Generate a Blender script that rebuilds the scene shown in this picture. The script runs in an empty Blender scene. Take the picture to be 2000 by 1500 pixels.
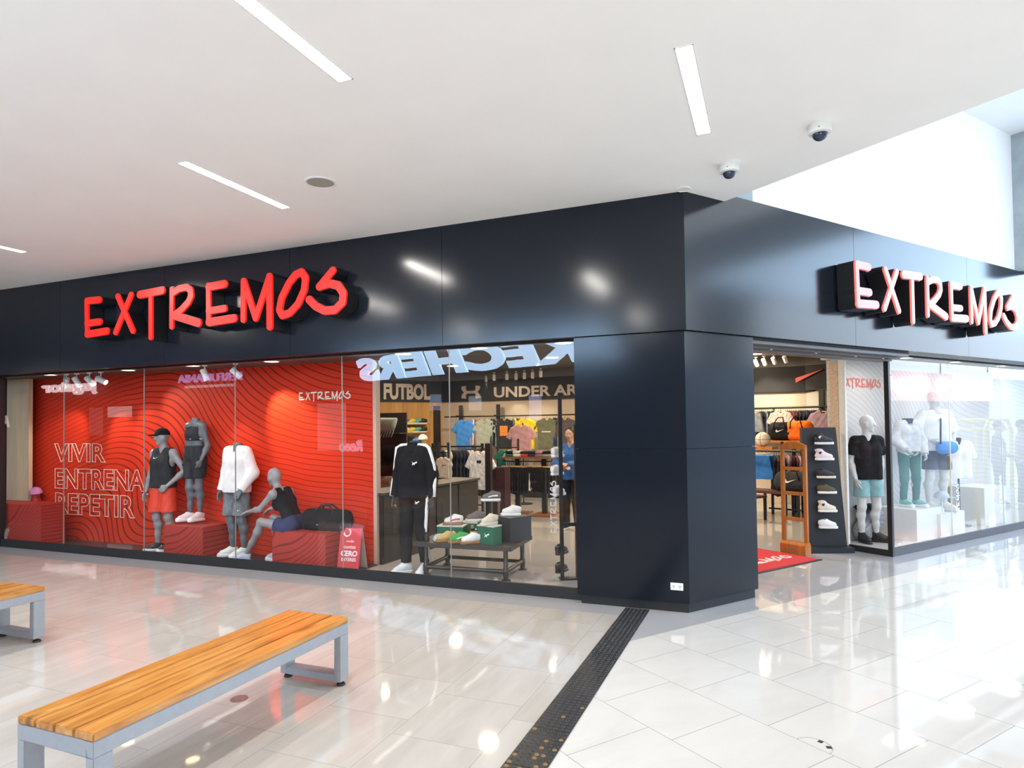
import bpy, bmesh, math, random
import numpy as np
from mathutils import Vector, Matrix
random.seed(7)
SC = bpy.context.scene
COL = SC.collection
PI = math.pi

# ---------------------------------------------------------------- camera (pixels are those of a 2000x1500 frame)
FPX, PITCH, ROLL, CX, CY, EYE = 1252.93, 0.0231, -0.0129, 1000.0, 802.6, 1.75
_fw = Vector((0, math.cos(PITCH), math.sin(PITCH)))
_rt0 = Vector((1, 0, 0)); _up0 = _rt0.cross(_fw)
_rt = math.cos(ROLL) * _rt0 + math.sin(ROLL) * _up0
_up = -math.sin(ROLL) * _rt0 + math.cos(ROLL) * _up0
EYEV = Vector((0, 0, EYE))
cam_d = bpy.data.cameras.new('camera'); cam = bpy.data.objects.new('camera', cam_d); COL.objects.link(cam)
m = Matrix.Identity(4)
for i in range(3):
    m[i][0] = _rt[i]; m[i][1] = _up[i]; m[i][2] = -_fw[i]; m[i][3] = EYEV[i]
cam.matrix_world = m
cam_d.sensor_width = 36; cam_d.lens = FPX / 2000 * 36; cam_d.shift_y = (CY - 750) / 2000
cam_d.clip_start = 0.05; cam_d.clip_end = 200
SC.camera = cam

# the two shop fronts meet at corner CO; L runs off to the left, R to the right
CO = Vector((1.6055, 5.97, 0))
DL = Vector((-0.92771, 0.37329, 0)); DR = Vector((0.85210, 0.52339, 0))
IL = Vector((0.37329, 0.92771, 0)); IR = Vector((-0.52339, 0.85210, 0))    # into the shop
AL = math.atan2(-DL.y, -DL.x); AR = math.atan2(DR.y, DR.x)                 # local x = viewer's right, local y = into the shop
def PL(u, v, z=0.0): return CO + DL * u + IL * v + Vector((0, 0, z))
def PR(u, v, z=0.0): return CO + DR * u + IR * v + Vector((0, 0, z))
def ray(x, y): return (_fw + _rt * ((x - CX) / FPX) - _up * ((y - CY) / FPX)).normalized()
def at_plane(x, y, P0, n):
    d = ray(x, y); return EYEV + d * ((P0 - EYEV).dot(n) / d.dot(n))
def at_L(x, y, v): return at_plane(x, y, PL(0, v), IL)
def at_R(x, y, v): return at_plane(x, y, PR(0, v), IR)
def at_F(x, y, z): return at_plane(x, y, Vector((0, 0, z)), Vector((0, 0, 1)))
def uvL(P): q = P - CO; return q.dot(DL), q.dot(IL), P.z
def uvR(P): q = P - CO; return q.dot(DR), q.dot(IR), P.z

# ---------------------------------------------------------------- view, world, large lights
vs = SC.view_settings
vs.view_transform = 'Standard'; vs.look = 'None'; vs.gamma = 1.0; vs.use_curve_mapping = False
vs.exposure = 0.0
W = bpy.data.worlds.new('world'); SC.world = W; W.use_nodes = True
W.node_tree.nodes['Background'].inputs[0].default_value = (0.80, 0.90, 1.0, 1)
W.node_tree.nodes['Background'].inputs[1].default_value = 0.9

def area(name, loc, rot, sx, sy, power, col=(1, 1, 1), shape='RECTANGLE'):
    l = bpy.data.lights.new(name, 'AREA'); l.shape = shape; l.size = sx
    if shape in ('RECTANGLE', 'ELLIPSE'): l.size_y = sy
    l.energy = power; l.color = col
    o = bpy.data.objects.new(name, l); COL.objects.link(o); o.location = loc; o.rotation_euler = rot
    return o
def spot(name, loc, target, power, col=(1, .9, .75), ang=70, blend=.6, rad=.03):
    l = bpy.data.lights.new(name, 'SPOT'); l.energy = power; l.color = col
    l.spot_size = math.radians(ang); l.spot_blend = blend; l.shadow_soft_size = rad
    o = bpy.data.objects.new(name, l); COL.objects.link(o); o.location = loc
    o.rotation_euler = (Vector(target) - Vector(loc)).to_track_quat('-Z', 'Y').to_euler()
    return o
def aim(o, target):
    o.rotation_euler = (Vector(target) - o.location).to_track_quat('-Z', 'Y').to_euler()
# daylight: skylight over the atrium and its tall window wall opposite the right-hand shop front
sky = area('skylight', PR(4.0, -5.0, 6.05), (0, 0, AR), 5.5, 4.5, 210, (.90, .95, 1))
sky2 = area('skylight', PR(23.0, -6.2, 6.05), (0, 0, AR), 26, 6.5, 4300, (.52, .74, 1))
win = area('atrium_window', PR(6.0, -9.6, 4.7), (0, 0, 0), 9, 2.4, 260, (.84, .92, 1))
aim(win, PR(6.0, 0, 4.0))
win2 = area('atrium_window', PR(25.0, -9.75, 4.85), (0, 0, 0), 23, 2.3, 1050, (.70, .84, 1))
aim(win2, PR(25.0, 0, 4.6))
end = area('entrance_window', PR(37.0, -5.4, 4.3), (0, 0, 0), 9, 3.2, 300, (.68, .83, 1))
aim(end, PR(10, -5.4, 4.3))
# added fill light behind the camera to lift the corridor ceiling, no known source
shop = area('shop_window_light', PL(-2.6, -9.85, 1.6), (0, 0, 0), 4.6, 2.6, 270, (1, .97, .93))
aim(shop, PL(-2.6, 0, 1.6))

# ---------------------------------------------------------------- materials
class NB:
    def __init__(s, mat): s.t = mat.node_tree; s.n = s.t.nodes; s.l = s.t.links
    def new(s, ty, **kw):
        n = s.n.new(ty)
        for k, v in kw.items(): setattr(n, k, v)
        return n
    def put(s, n, i, v):
        if hasattr(v, 'links'): s.l.new(v, n.inputs[i])
        elif v is not None: n.inputs[i].default_value = v
    def math(s, op, a, b=None, c=None):
        n = s.new('ShaderNodeMath', operation=op); s.put(n, 0, a)
        if b is not None: s.put(n, 1, b)
        if c is not None: s.put(n, 2, c)
        return n.outputs[0]
    def mix(s, f, a, b):
        n = s.new('ShaderNodeMix', data_type='RGBA'); s.put(n, 0, f); s.put(n, 6, a); s.put(n, 7, b); return n.outputs[2]
    def coord(s, o='Object'):
        return s.new('ShaderNodeTexCoord').outputs[o]
    def xyz(s, v):
        n = s.new('ShaderNodeSeparateXYZ'); s.l.new(v, n.inputs[0]); return n.outputs
    def comb(s, x, y, z=0.0):
        n = s.new('ShaderNodeCombineXYZ'); s.put(n, 0, x); s.put(n, 1, y); s.put(n, 2, z); return n.outputs[0]
    def noise(s, vec, scale, detail=3, rough=.5, dist=0.0):
        n = s.new('ShaderNodeTexNoise'); s.l.new(vec, n.inputs['Vector'])
        n.inputs['Scale'].default_value = scale; n.inputs['Detail'].default_value = detail
        n.inputs['Roughness'].default_value = rough; n.inputs['Distortion'].default_value = dist
        return n.outputs['Fac']
    def ramp(s, f, stops):
        n = s.new('ShaderNodeValToRGB'); s.l.new(f, n.inputs[0]); e = n.color_ramp.elements
        while len(e) < len(stops): e.new(.5)
        for q, (p, c) in zip(e, stops): q.position = p; q.color = (*c, 1) if len(c) == 3 else c
        return n.outputs[0]
MATS = {}
def mat(name, col=(.5, .5, .5), rough=.5, metal=0.0, var=.06, scale=30, bump=0.0, bscale=80, spec=.5, emit=None, estr=0.0, coat=0.0):
    if name in MATS: return MATS[name]
    M = bpy.data.materials.new(name); M.use_nodes = True; b = NB(M); P = b.n['Principled BSDF']
    c = (*col, 1)
    if var:
        f = b.noise(b.coord(), scale)
        k = 1 + var
        dk = tuple(x / k for x in col); lt = tuple(min(1, x * k) for x in col)
        b.l.new(b.ramp(f, [(.3, dk), (.7, lt)]), P.inputs['Base Color'])
    else: P.inputs['Base Color'].default_value = c
    P.inputs['Roughness'].default_value = rough; P.inputs['Metallic'].default_value = metal
    P.inputs['Specular IOR Level'].default_value = spec
    if coat: P.inputs['Coat Weight'].default_value = coat; P.inputs['Coat Roughness'].default_value = .05
    if emit: P.inputs['Emission Color'].default_value = (*emit, 1); P.inputs['Emission Strength'].default_value = estr
    if bump:
        bn = b.new('ShaderNodeBump'); bn.inputs['Strength'].default_value = bump; bn.inputs['Distance'].default_value = .01
        b.l.new(b.noise(b.coord(), bscale, 4), bn.inputs['Height']); b.l.new(bn.outputs[0], P.inputs['Normal'])
    MATS[name] = M; return M
def fab(name, col, var=.12): return mat('cloth_' + name, col, .85, 0, var, 14, .25, 25, .2)

def floor_mat(name, x0, w, y0, hgt, shift, base, streak, tint_u):
    M = bpy.data.materials.new(name); M.use_nodes = True; b = NB(M); P = b.n['Principled BSDF']
    X, Y, Z = b.xyz(b.coord())
    xs = b.math('DIVIDE', b.math('SUBTRACT', X, x0), w); idx = b.math('FLOOR', xs)
    ys = b.math('ADD', b.math('DIVIDE', b.math('SUBTRACT', Y, y0), hgt), b.math('MULTIPLY', idx, shift)); idy = b.math('FLOOR', ys)
    fx = b.math('PINGPONG', xs, .5); fy = b.math('PINGPONG', ys, .5)
    g = b.math('MAXIMUM', b.math('LESS_THAN', fx, .0045), b.math('LESS_THAN', fy, .0045))
    wn = b.new('ShaderNodeTexWhiteNoise', noise_dimensions='2D'); b.l.new(b.comb(idx, idy), wn.inputs[0])
    rnd = wn.outputs[0]
    v = b.comb(b.math('MULTIPLY', X, streak[0]), b.math('MULTIPLY', Y, streak[1]), b.math('MULTIPLY', rnd, 20))
    n = b.noise(v, 1.0, 5, .6, .8)
    colr = b.ramp(n, [(.25, base[0]), (.5, base[1]), (.75, base[2])])
    colr = b.mix(b.math('MULTIPLY', rnd, .10), colr, (.55, .52, .5, 1))
    # grey border course laid along the shop front
    band = b.math('GREATER_THAN', Y, -.285)
    colr = b.mix(b.math('MULTIPLY', band, .9), colr, (.37, .37, .39, 1))
    colr = b.mix(g, colr, (.36, .34, .32, 1))
    b.l.new(colr, P.inputs['Base Color'])
    P.inputs['Roughness'].default_value = .035; P.inputs['Specular IOR Level'].default_value = .7
    bn = b.new('ShaderNodeBump'); bn.inputs['Strength'].default_value = .02; bn.inputs['Distance'].default_value = .02
    b.l.new(b.noise(b.coord(), 3.0, 2), bn.inputs['Height']); b.l.new(bn.outputs[0], P.inputs['Normal'])
    return M
def wave_mat(name, base, line, cx, cz, period, sx=1.0, width=.045, rough=.5, strength=1.0, axis='XZ', seed=0.0):
    """flat graphic print: a field of contour lines bent by noise"""
    M = bpy.data.materials.new(name); M.use_nodes = True; b = NB(M); P = b.n['Principled BSDF']
    X, Y, Z = b.xyz(b.coord())
    if axis == 'YZ': X = Y
    dx = b.math('MULTIPLY', b.math('SUBTRACT', X, cx), sx); dz = b.math('SUBTRACT', Z, cz)
    n = b.noise(b.comb(b.math('ADD', X, seed), 0.0, Z), .75, 1, .4)
    n2 = b.noise(b.comb(b.math('ADD', X, seed + 9.1), 0.0, Z), .5, 0, .4)
    r = b.math('SQRT', b.math('ADD', b.math('MULTIPLY', dx, dx), b.math('MULTIPLY', dz, dz)))
    r = b.math('ADD', r, b.math('MULTIPLY', b.math('SUBTRACT', n, .5), 1.5))
    q = b.math('PINGPONG', b.math('DIVIDE', r, period), .5)
    f = b.math('LESS_THAN', q, b.math('MULTIPLY', n2, width * 2))
    b.l.new(b.mix(b.math('MULTIPLY', f, strength), (*base, 1), (*line, 1)), P.inputs['Base Color'])
    P.inputs['Roughness'].default_value = rough
    return M
def swoop_mat(name, base, line, x0, b, w, A, slope, period, width, strength=.7, rough=.6, nz=.10, kink=-7.4):
    """printed contour lines that arch over and sweep down to the right"""
    M = bpy.data.materials.new(name); M.use_nodes = True; q = NB(M); P = q.n['Principled BSDF']
    X, Y, Z = q.xyz(q.coord())
    n = q.noise(q.comb(X, 0.0, Z), 1.1, 1, .4)
    ww = q.math('ADD', w, q.math('MULTIPLY', q.math('MAXIMUM', q.math('SUBTRACT', Z, 1.0), 0.0), .30))
    t = q.math('DIVIDE', q.math('SUBTRACT', X, q.math('ADD', x0, q.math('MULTIPLY', Z, b))), ww)
    sg = q.math('DIVIDE', 1.0, q.math('ADD', 1.0, q.math('EXPONENT', q.math('MULTIPLY', t, -1.0))))
    xl = q.math('SMOOTH_MIN', X, kink, .8); xr = q.math('SMOOTH_MAX', X, kink, .8)
    f = q.math('ADD', q.math('SUBTRACT', Z, q.math('MULTIPLY', xl, slope)), q.math('MULTIPLY', sg, A))
    f = q.math('ADD', f, q.math('MULTIPLY', xr, .10))
    f = q.math('ADD', f, q.math('MULTIPLY', n, nz))
    pp = q.math('PINGPONG', q.math('DIVIDE', f, period), .5)
    wd = q.math('ADD', width, q.math('MULTIPLY', q.math('MULTIPLY', sg, q.math('SUBTRACT', 1.0, sg)), width * 4))
    m_ = q.math('LESS_THAN', pp, wd)
    q.l.new(q.mix(q.math('MULTIPLY', m_, strength), (*base, 1), (*line, 1)), P.inputs['Base Color'])
    P.inputs['Roughness'].default_value = rough; P.inputs['Specular IOR Level'].default_value = .12
    return M
def wood_mat(name, dark, mid, light, axis=1, rough=.35, scale=1.0, knots=True):
    M = bpy.data.materials.new(name); M.use_nodes = True; b = NB(M); P = b.n['Principled BSDF']
    X = list(b.xyz(b.coord()))
    oi = b.new('ShaderNodeObjectInfo').outputs['Random']
    k = [14.0 * scale] * 3; k[axis] = 1.2 * scale
    v = b.comb(*[b.math('ADD', b.math('MULTIPLY', X[i], k[i]), b.math('MULTIPLY', oi, 37.0 + 11 * i)) for i in range(3)])
    n = b.noise(v, 1.0, 5, .6, 1.4)
    c = b.ramp(n, [(.28, dark), (.48, mid), (.72, light)])
    if knots:
        k2 = [12.0, 12.0, .6]; k2[axis] = 2.4
        v2 = b.comb(*[b.math('ADD', b.math('MULTIPLY', X[i], k2[i]), b.math('MULTIPLY', oi, 51.0 + 7 * i)) for i in range(3)])
        vo = b.new('ShaderNodeTexVoronoi'); b.l.new(v2, vo.inputs['Vector']); vo.inputs['Scale'].default_value = .55
        kn = b.ramp(vo.outputs['Distance'], [(.0, (1, 1, 1)), (.09, (.7, .7, .7)), (.20, (0, 0, 0))])
        c = b.mix(kn, c, (dark[0] * .45, dark[1] * .35, dark[2] * .4, 1))
    b.l.new(c, P.inputs['Base Color']); P.inputs['Roughness'].default_value = rough
    return M
def glass_mat(name, tint=(1, 1, 1), ior=1.75):
    M = bpy.data.materials.new(name); M.use_nodes = True; b = NB(M)
    out = b.n['Material Output']; b.n.remove(b.n['Principled BSDF'])
    tr = b.new('ShaderNodeBsdfTransparent'); tr.inputs[0].default_value = (*tint, 1)
    gl = b.new('ShaderNodeBsdfGlossy'); gl.inputs['Roughness'].default_value = 0.0
    fr = b.new('ShaderNodeFresnel'); fr.inputs[0].default_value = ior
    bf = b.new('ShaderNodeNewGeometry').outputs['Backfacing']
    f = b.math('MULTIPLY', fr.outputs[0], b.math('SUBTRACT', 1.0, bf))
    mx = b.new('ShaderNodeMixShader'); b.l.new(f, mx.inputs[0]); b.l.new(tr.outputs[0], mx.inputs[1]); b.l.new(gl.outputs[0], mx.inputs[2])
    b.l.new(mx.outputs[0], out.inputs[0])
    MATS[name] = M; return M
def glow(name, col, s):
    return mat(name, (.8, .8, .8), .4, 0, 0, emit=col, estr=s)

M_clad = mat('navy_charcoal_cladding', (.008, .011, .018), .155, 0, 0, 2, spec=.36)
M_black = mat('satin_black', (.012, .012, .014), .35)
M_blackm = mat('matt_black', (.016, .016, .018), .6)
M_steel = mat('black_powder_coat', (.02, .02, .022), .4, .3)
M_white = mat('white_paint', (.80, .80, .79), .6, 0, .02, 3)
M_ceil = mat('ceiling_paint', (.91, .895, .87), .8, 0, .015, 2)
M_bluewhite = mat('atrium_paint', (.86, .88, .90), .7, 0, .02, 2)
M_greywall = mat('grey_blue_plaster', (.36, .42, .46), .8, 0, .12, 5, .2, 20)
M_dull = mat('shop_ceiling_grey', (.12, .115, .11), .8)
M_beige = mat('beige_wall', (.62, .52, .40), .7, 0, .05, 3)
M_oak = wood_mat('warm_oak_panel', (.42, .20, .05), (.62, .33, .09), (.75, .44, .14), 2, .5, .35, False)
M_pine = wood_mat('varnished_pine', (.27, .095, .018), (.47, .20, .042), (.60, .31, .085), 1, .2, 1.0)
M_gatewood = wood_mat('orange_brown_wood', (.33, .10, .015), (.47, .16, .03), (.56, .22, .05), 2, .35, .8, False)
M_hangwood = mat('pale_hanger_wood', (.70, .42, .16), .5)
M_silver = mat('silver_grey_paint', (.33, .35, .385), .38, .25, .04)
M_glass = glass_mat('shop_glass', ior=1.62)
M_redprint = wave_mat('red_wave_print', (.56, .035, .018), (.10, .008, .012), .0, .0, .115, 1.0, .05, .45)
M_mann = mat('grey_mannequin', (.30, .30, .31), .25, 0, .03)
M_mannlight = mat('pale_grey_mannequin', (.62, .61, .60), .3, 0, .03)
M_manndark = mat('smoke_grey_mannequin', (.13, .15, .175), .3, 0, .03)
M_skin = mat('skin', (.55, .32, .22), .5, 0, .05)
M_lampwhite = mat('white_lamp_housing', (.72, .72, .70), .4, 0, .02)
M_warmglow = glow('warm_lamp_glow', (1, .78, .42), 9)
M_strip = glow('ceiling_strip_glow', (1, .985, .96), 14)
M_rubber = mat('black_rubber', (.02, .02, .022), .6)

# ---------------------------------------------------------------- mesh tools
class MB:
    def __init__(s): s.v = []; s.f = []; s.mi = []; s.cur = 0
    def add(s, vs, fs):
        o = len(s.v); s.v += [tuple(p) for p in vs]; s.f += [tuple(i + o for i in f) for f in fs]; s.mi += [s.cur] * len(fs); return s
    def box(s, x0, x1, y0, y1, z0, z1):
        x0, x1 = min(x0, x1), max(x0, x1); y0, y1 = min(y0, y1), max(y0, y1); z0, z1 = min(z0, z1), max(z0, z1)
        return s.add([(x, y, z) for x in (x0, x1) for y in (y0, y1) for z in (z0, z1)],
                     [(0, 1, 3, 2), (4, 6, 7, 5), (0, 4, 5, 1), (2, 3, 7, 6), (0, 2, 6, 4), (1, 5, 7, 3)])
    def prism(s, poly, z0, z1, ax=2):
        """polygon (counter-clockwise) extruded from z0 to z1 along axis ax (2: xy, 1: xz along y)"""
        n = len(poly)
        a = sum(poly[i][0] * poly[(i + 1) % n][1] - poly[(i + 1) % n][0] * poly[i][1] for i in range(n))
        if a < 0: poly = poly[::-1]
        if ax == 2: vs = [(x, y, z0) for x, y in poly] + [(x, y, z1) for x, y in poly]; fl = False
        elif ax == 1: vs = [(x, z0, y) for x, y in poly] + [(x, z1, y) for x, y in poly]; fl = True
        else: vs = [(z0, x, y) for x, y in poly] + [(z1, x, y) for x, y in poly]; fl = False
        fs = [tuple(range(n))[::-1], tuple(range(n, 2 * n))] + [(i, (i + 1) % n, (i + 1) % n + n, i + n) for i in range(n)]
        if fl: fs = [f[::-1] for f in fs]
        return s.add(vs, fs)
    def tube(s, pts, r, seg=10, closed=False, r2=None):
        pts = [Vector(p) for p in pts]; n = len(pts); rings = []
        up = None
        for i, p in enumerate(pts):
            a = pts[i - 1] if (i or closed) else p; c = pts[(i + 1) % n] if (i < n - 1 or closed) else p
            t = (c - a).normalized()
            if up is None: up = t.orthogonal().normalized()
            up = (up - t * up.dot(t)).normalized(); w = t.cross(up)
            rr = r if r2 is None else r + (r2 - r) * i / max(1, n - 1)
            rings.append([p + (up * math.cos(k * 2 * PI / seg) + w * math.sin(k * 2 * PI / seg)) * rr for k in range(seg)])
        vs = [q for g in rings for q in g]; fs = []
        for i in range(n if closed else n - 1):
            j = (i + 1) % n
            for k in range(seg): fs.append((i * seg + k, i * seg + (k + 1) % seg, j * seg + (k + 1) % seg, j * seg + k))
        if not closed: fs += [tuple(range(seg))[::-1], tuple(range((n - 1) * seg, n * seg))]
        return s.add(vs, fs)
    def lathe(s, prof, seg=24, c=(0, 0, 0)):
        vs = []; fs = []; n = len(prof)
        for r, z in prof:
            for k in range(seg): a = 2 * PI * k / seg; vs.append((c[0] + r * math.cos(a), c[1] + r * math.sin(a), c[2] + z))
        for i in range(n - 1):
            for k in range(seg): fs.append((i * seg + k, i * seg + (k + 1) % seg, (i + 1) * seg + (k + 1) % seg, (i + 1) * seg + k))
        fs += [tuple(range(seg))[::-1], tuple(range((n - 1) * seg, n * seg))]
        return s.add(vs, fs)
    def sqtube(s, a, b, w, d=None):
        """square bar between two points"""
        a = Vector(a); b = Vector(b); d = d or w; t = (b - a).normalized()
        sd = Vector((0, 0, 1)).cross(t)
        sd = sd.normalized() if sd.length > 1e-4 else Vector((1, 0, 0)); up = t.cross(sd)
        vs = [p + sd * (i * w / 2) + up * (j * d / 2) for p in (a, b) for i, j in ((-1, -1), (1, -1), (1, 1), (-1, 1))]
        return s.add(vs, [(3, 2, 1, 0), (4, 5, 6, 7), (0, 1, 5, 4), (1, 2, 6, 5), (2, 3, 7, 6), (3, 0, 4, 7)])
def mesh(name, mb, mats, bevel=0.0, smooth=False, seg=2):
    me = bpy.data.meshes.new(name); me.from_pydata(mb.v, [], mb.f)
    for k in (mats if isinstance(mats, (list, tuple)) else [mats]): me.materials.append(k)
    me.polygons.foreach_set('material_index', mb.mi)
    if bevel:
        bm = bmesh.new(); bm.from_mesh(me)
        bmesh.ops.remove_doubles(bm, verts=bm.verts, dist=1e-6)
        es = [e for e in bm.edges if e.is_manifold and e.calc_face_angle(0) > .6]
        bmesh.ops.bevel(bm, geom=es, offset=bevel, segments=seg, affect='EDGES', clamp_overlap=True)
        bm.to_mesh(me); bm.free()
    if smooth: me.shade_smooth()
    me.validate(); me.update()
    if smooth == 'auto': me.set_sharp_from_angle(angle=.7)
    return me
def link(name, me, parent=None, loc=(0, 0, 0), rot=0.0):
    o = bpy.data.objects.new(name, me); COL.objects.link(o); o.parent = parent; o.location = loc
    o.rotation_euler = rot if isinstance(rot, (tuple, list)) else (0, 0, rot)
    return o
def obj(name, mb, mats, parent=None, loc=(0, 0, 0), rot=0.0, bevel=0.0, smooth=False, seg=2):
    return link(name, mesh(name, mb, mats, bevel, smooth, seg), parent, loc, rot)
def tag(o, label, cat, group=None):
    o['label'] = label; o['category'] = cat
    if group: o['group'] = group
    return o
def thing(name, label, cat, loc=(0, 0, 0), rot=0.0, group=None, scale=1.0):
    o = link(name, None, None, loc, rot); o.scale = (scale,) * 3
    o.empty_display_size = .1
    return tag(o, label, cat, group)
def struct(name, mb, mats, loc=(0, 0, 0), rot=0.0, bevel=0.0):
    o = obj(name, mb, mats, None, loc, rot, bevel); o['kind'] = 'structure'; return o
def dup(root, loc, rot, label, group=None, mats=None):
    r = root.copy(); COL.objects.link(r); r.location = loc
    r.rotation_euler = rot if isinstance(rot, (tuple, list)) else (0, 0, rot)
    r['label'] = label
    if group: r['group'] = group
    def rec(a, b):
        for ch in [c for c in COL.objects if c.parent == a]:
            c = ch.copy(); COL.objects.link(c); c.parent = b
            if mats and ch.name.split('.')[0] in mats:
                c.material_slots[0].link = 'OBJECT'; c.material_slots[0].material = mats[ch.name.split('.')[0]]
            rec(ch, c)
    rec(root, r)
    if mats and r.type == 'MESH' and 'self' in mats:
        r.material_slots[0].link = 'OBJECT'; r.material_slots[0].material = mats['self']
    return r

# ---------------------------------------------------------------- soft forms: blended capsules and ellipsoids, meshed by surface nets
def V3(p): return np.array(p, float)
def d_rc(P, a, b, r1, r2):
    a = V3(a); b = V3(b); ba = b - a; L = max(1e-9, ba @ ba); pa = P - a
    t = np.clip((pa @ ba) / L, 0, 1)
    return np.linalg.norm(pa - t[..., None] * ba, axis=-1) - (r1 + (r2 - r1) * t)
def d_el(P, c, r, R=None):
    q = P - V3(c)
    if R is not None: q = q @ R
    r = V3(r); k0 = np.linalg.norm(q / r, axis=-1); k1 = np.linalg.norm(q / (r * r), axis=-1)
    return k0 * (k0 - 1) / np.maximum(k1, 1e-9)
def pbounds(p):
    if p[0] == 'rc': a, b = V3(p[1]), V3(p[2]); r = max(p[3], p[4]); return np.minimum(a, b) - r, np.maximum(a, b) + r
    r = max(p[2]); return V3(p[1]) - r, V3(p[1]) + r
def sdf_mesh(groups, h=.01, wob=0.0):
    """groups: list of (prims, cuts, blend); prims starting with '-' are taken away; groups are united"""
    lo = np.array([9e9] * 3); hi = -lo
    for pr, cu, k in groups:
        for p in pr:
            if p[0][0] == '-': continue
            a, b = pbounds(p); lo = np.minimum(lo, a); hi = np.maximum(hi, b)
    lo = lo - 3 * h; hi = hi + 3 * h; n = np.ceil((hi - lo) / h).astype(int) + 1
    ax = [lo[i] + h * np.arange(n[i]) for i in range(3)]
    tot = np.full(n, .5)
    for pr, cu, k in groups:
        d = np.full(n, .5)
        for p in pr:
            neg = p[0][0] == '-'; q = (p[0].lstrip('-'),) + tuple(p[1:])
            a, b = pbounds(q); mg = k + 2.5 * h
            i0 = np.clip(np.floor((a - mg - lo) / h).astype(int), 0, n); i1 = np.clip(np.ceil((b + mg - lo) / h).astype(int) + 1, 0, n)
            if (i1 <= i0).any(): continue
            sl = tuple(slice(i0[i], i1[i]) for i in range(3))
            G = np.stack(np.meshgrid(*[ax[i][sl[i]] for i in range(3)], indexing='ij'), -1)
            e = d_rc(G, *q[1:]) if q[0] == 'rc' else d_el(G, *q[1:])
            D = d[sl]
            if neg: d[sl] = np.maximum(D, -e)
            else:
                hh = np.maximum(k - np.abs(D - e), 0) / k
                d[sl] = np.minimum(D, e) - hh * hh * k * .25
        if cu:
            for c, nn in cu:
                nn = V3(nn); nn = nn / np.linalg.norm(nn); c = V3(c)
                pl = ((ax[0] - c[0]) * nn[0])[:, None, None] + ((ax[1] - c[1]) * nn[1])[None, :, None] + ((ax[2] - c[2]) * nn[2])[None, None, :]
                d = np.maximum(d, pl)
        tot = np.minimum(tot, d)
    if wob:
        X, Y, Z = ax[0][:, None, None], ax[1][None, :, None], ax[2][None, None, :]
        tot = tot + wob * (np.sin(X * 31 + Z * 17 + 1.3) * np.sin(Z * 23 - X * 13 + Y * 19) + .6 * np.sin(X * 57 - Z * 41 + Y * 33))
    s = tot < 0
    # surface nets
    acc = np.zeros((n[0] - 1, n[1] - 1, n[2] - 1, 3)); cnt = np.zeros((n[0] - 1, n[1] - 1, n[2] - 1))
    def corner(a, i, j, k): return a[i:n[0] - 1 + i, j:n[1] - 1 + j, k:n[2] - 1 + k]
    for axis in range(3):
        o1, o2 = [t for t in range(3) if t != axis]
        for p in (0, 1):
            for q in (0, 1):
                c0 = [0, 0, 0]; c0[o1] = p; c0[o2] = q; c1 = list(c0); c1[axis] = 1
                A, B = corner(tot, *c0), corner(tot, *c1); x = (A < 0) != (B < 0)
                t = np.where(x, A / np.where(x, A - B, 1), 0)
                for w in range(3):
                    acc[..., w] += np.where(x, (t if w == axis else c0[w]), 0)
                cnt += x
    act = cnt > 0; ids = np.full(act.shape, -1); ids[act] = np.arange(act.sum())
    ijk = np.argwhere(act); vv = lo + h * (ijk + acc[act] / cnt[act][:, None])
    F = []
    for axis in range(3):
        o1, o2 = [t for t in range(3) if t != axis]
        A = s; sl0 = [slice(None)] * 3; sl1 = [slice(None)] * 3; sl0[axis] = slice(0, -1); sl1[axis] = slice(1, None)
        x = s[tuple(sl0)] != s[tuple(sl1)]; ins = s[tuple(sl0)]
        e = np.argwhere(x); inside = ins[x]
        ok = (e[:, o1] > 0) & (e[:, o2] > 0) & (e[:, o1] < n[o1] - 1) & (e[:, o2] < n[o2] - 1); e = e[ok]; inside = inside[ok]
        def gid(d1, d2):
            w = e.copy(); w[:, o1] += d1; w[:, o2] += d2; return ids[w[:, 0], w[:, 1], w[:, 2]]
        Q = np.stack([gid(-1, -1), gid(0, -1), gid(0, 0), gid(-1, 0)], 1)
        flip = inside if axis != 1 else ~inside
        Q[~flip] = Q[~flip][:, ::-1]; F.append(Q)
    F = np.concatenate(F)
    mb = MB(); mb.v = [tuple(p) for p in vv]; mb.f = [tuple(int(i) for i in f) for f in F]; mb.mi = [0] * len(mb.f)
    return mb
def soft(name, groups, m, parent=None, h=.01, wob=0.0, loc=(0, 0, 0), rot=0.0):
    return obj(name, sdf_mesh(groups, h, wob), m, parent, loc, rot, smooth=True)
def text_mb(txt, size=1.0, ext=.01, off=0.0, shear=0.0, outline=0.0, sx=1.0, spacing=1.0, align='CENTER'):
    """built-in face, standing in the local xz plane, facing -y"""
    cu = bpy.data.curves.new('t', 'FONT'); cu.body = txt; cu.size = size; cu.extrude = ext; cu.offset = off; cu.shear = shear
    cu.align_x = align; cu.space_character = spacing; cu.space_line = .95; cu.resolution_u = 4
    if outline: cu.fill_mode = 'NONE'; cu.bevel_depth = outline; cu.extrude = 0; cu.bevel_resolution = 1
    o = bpy.data.objects.new('t', cu); COL.objects.link(o)
    dg = bpy.context.evaluated_depsgraph_get(); me = o.evaluated_get(dg).to_mesh()
    mb = MB(); mb.v = [(v.co.x * sx, -v.co.z, v.co.y) for v in me.vertices]; mb.f = [tuple(p.vertices) for p in me.polygons]; mb.mi = [0] * len(mb.f)
    o.evaluated_get(dg).to_mesh_clear(); bpy.data.objects.remove(o); bpy.data.curves.remove(cu)
    return mb
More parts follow.
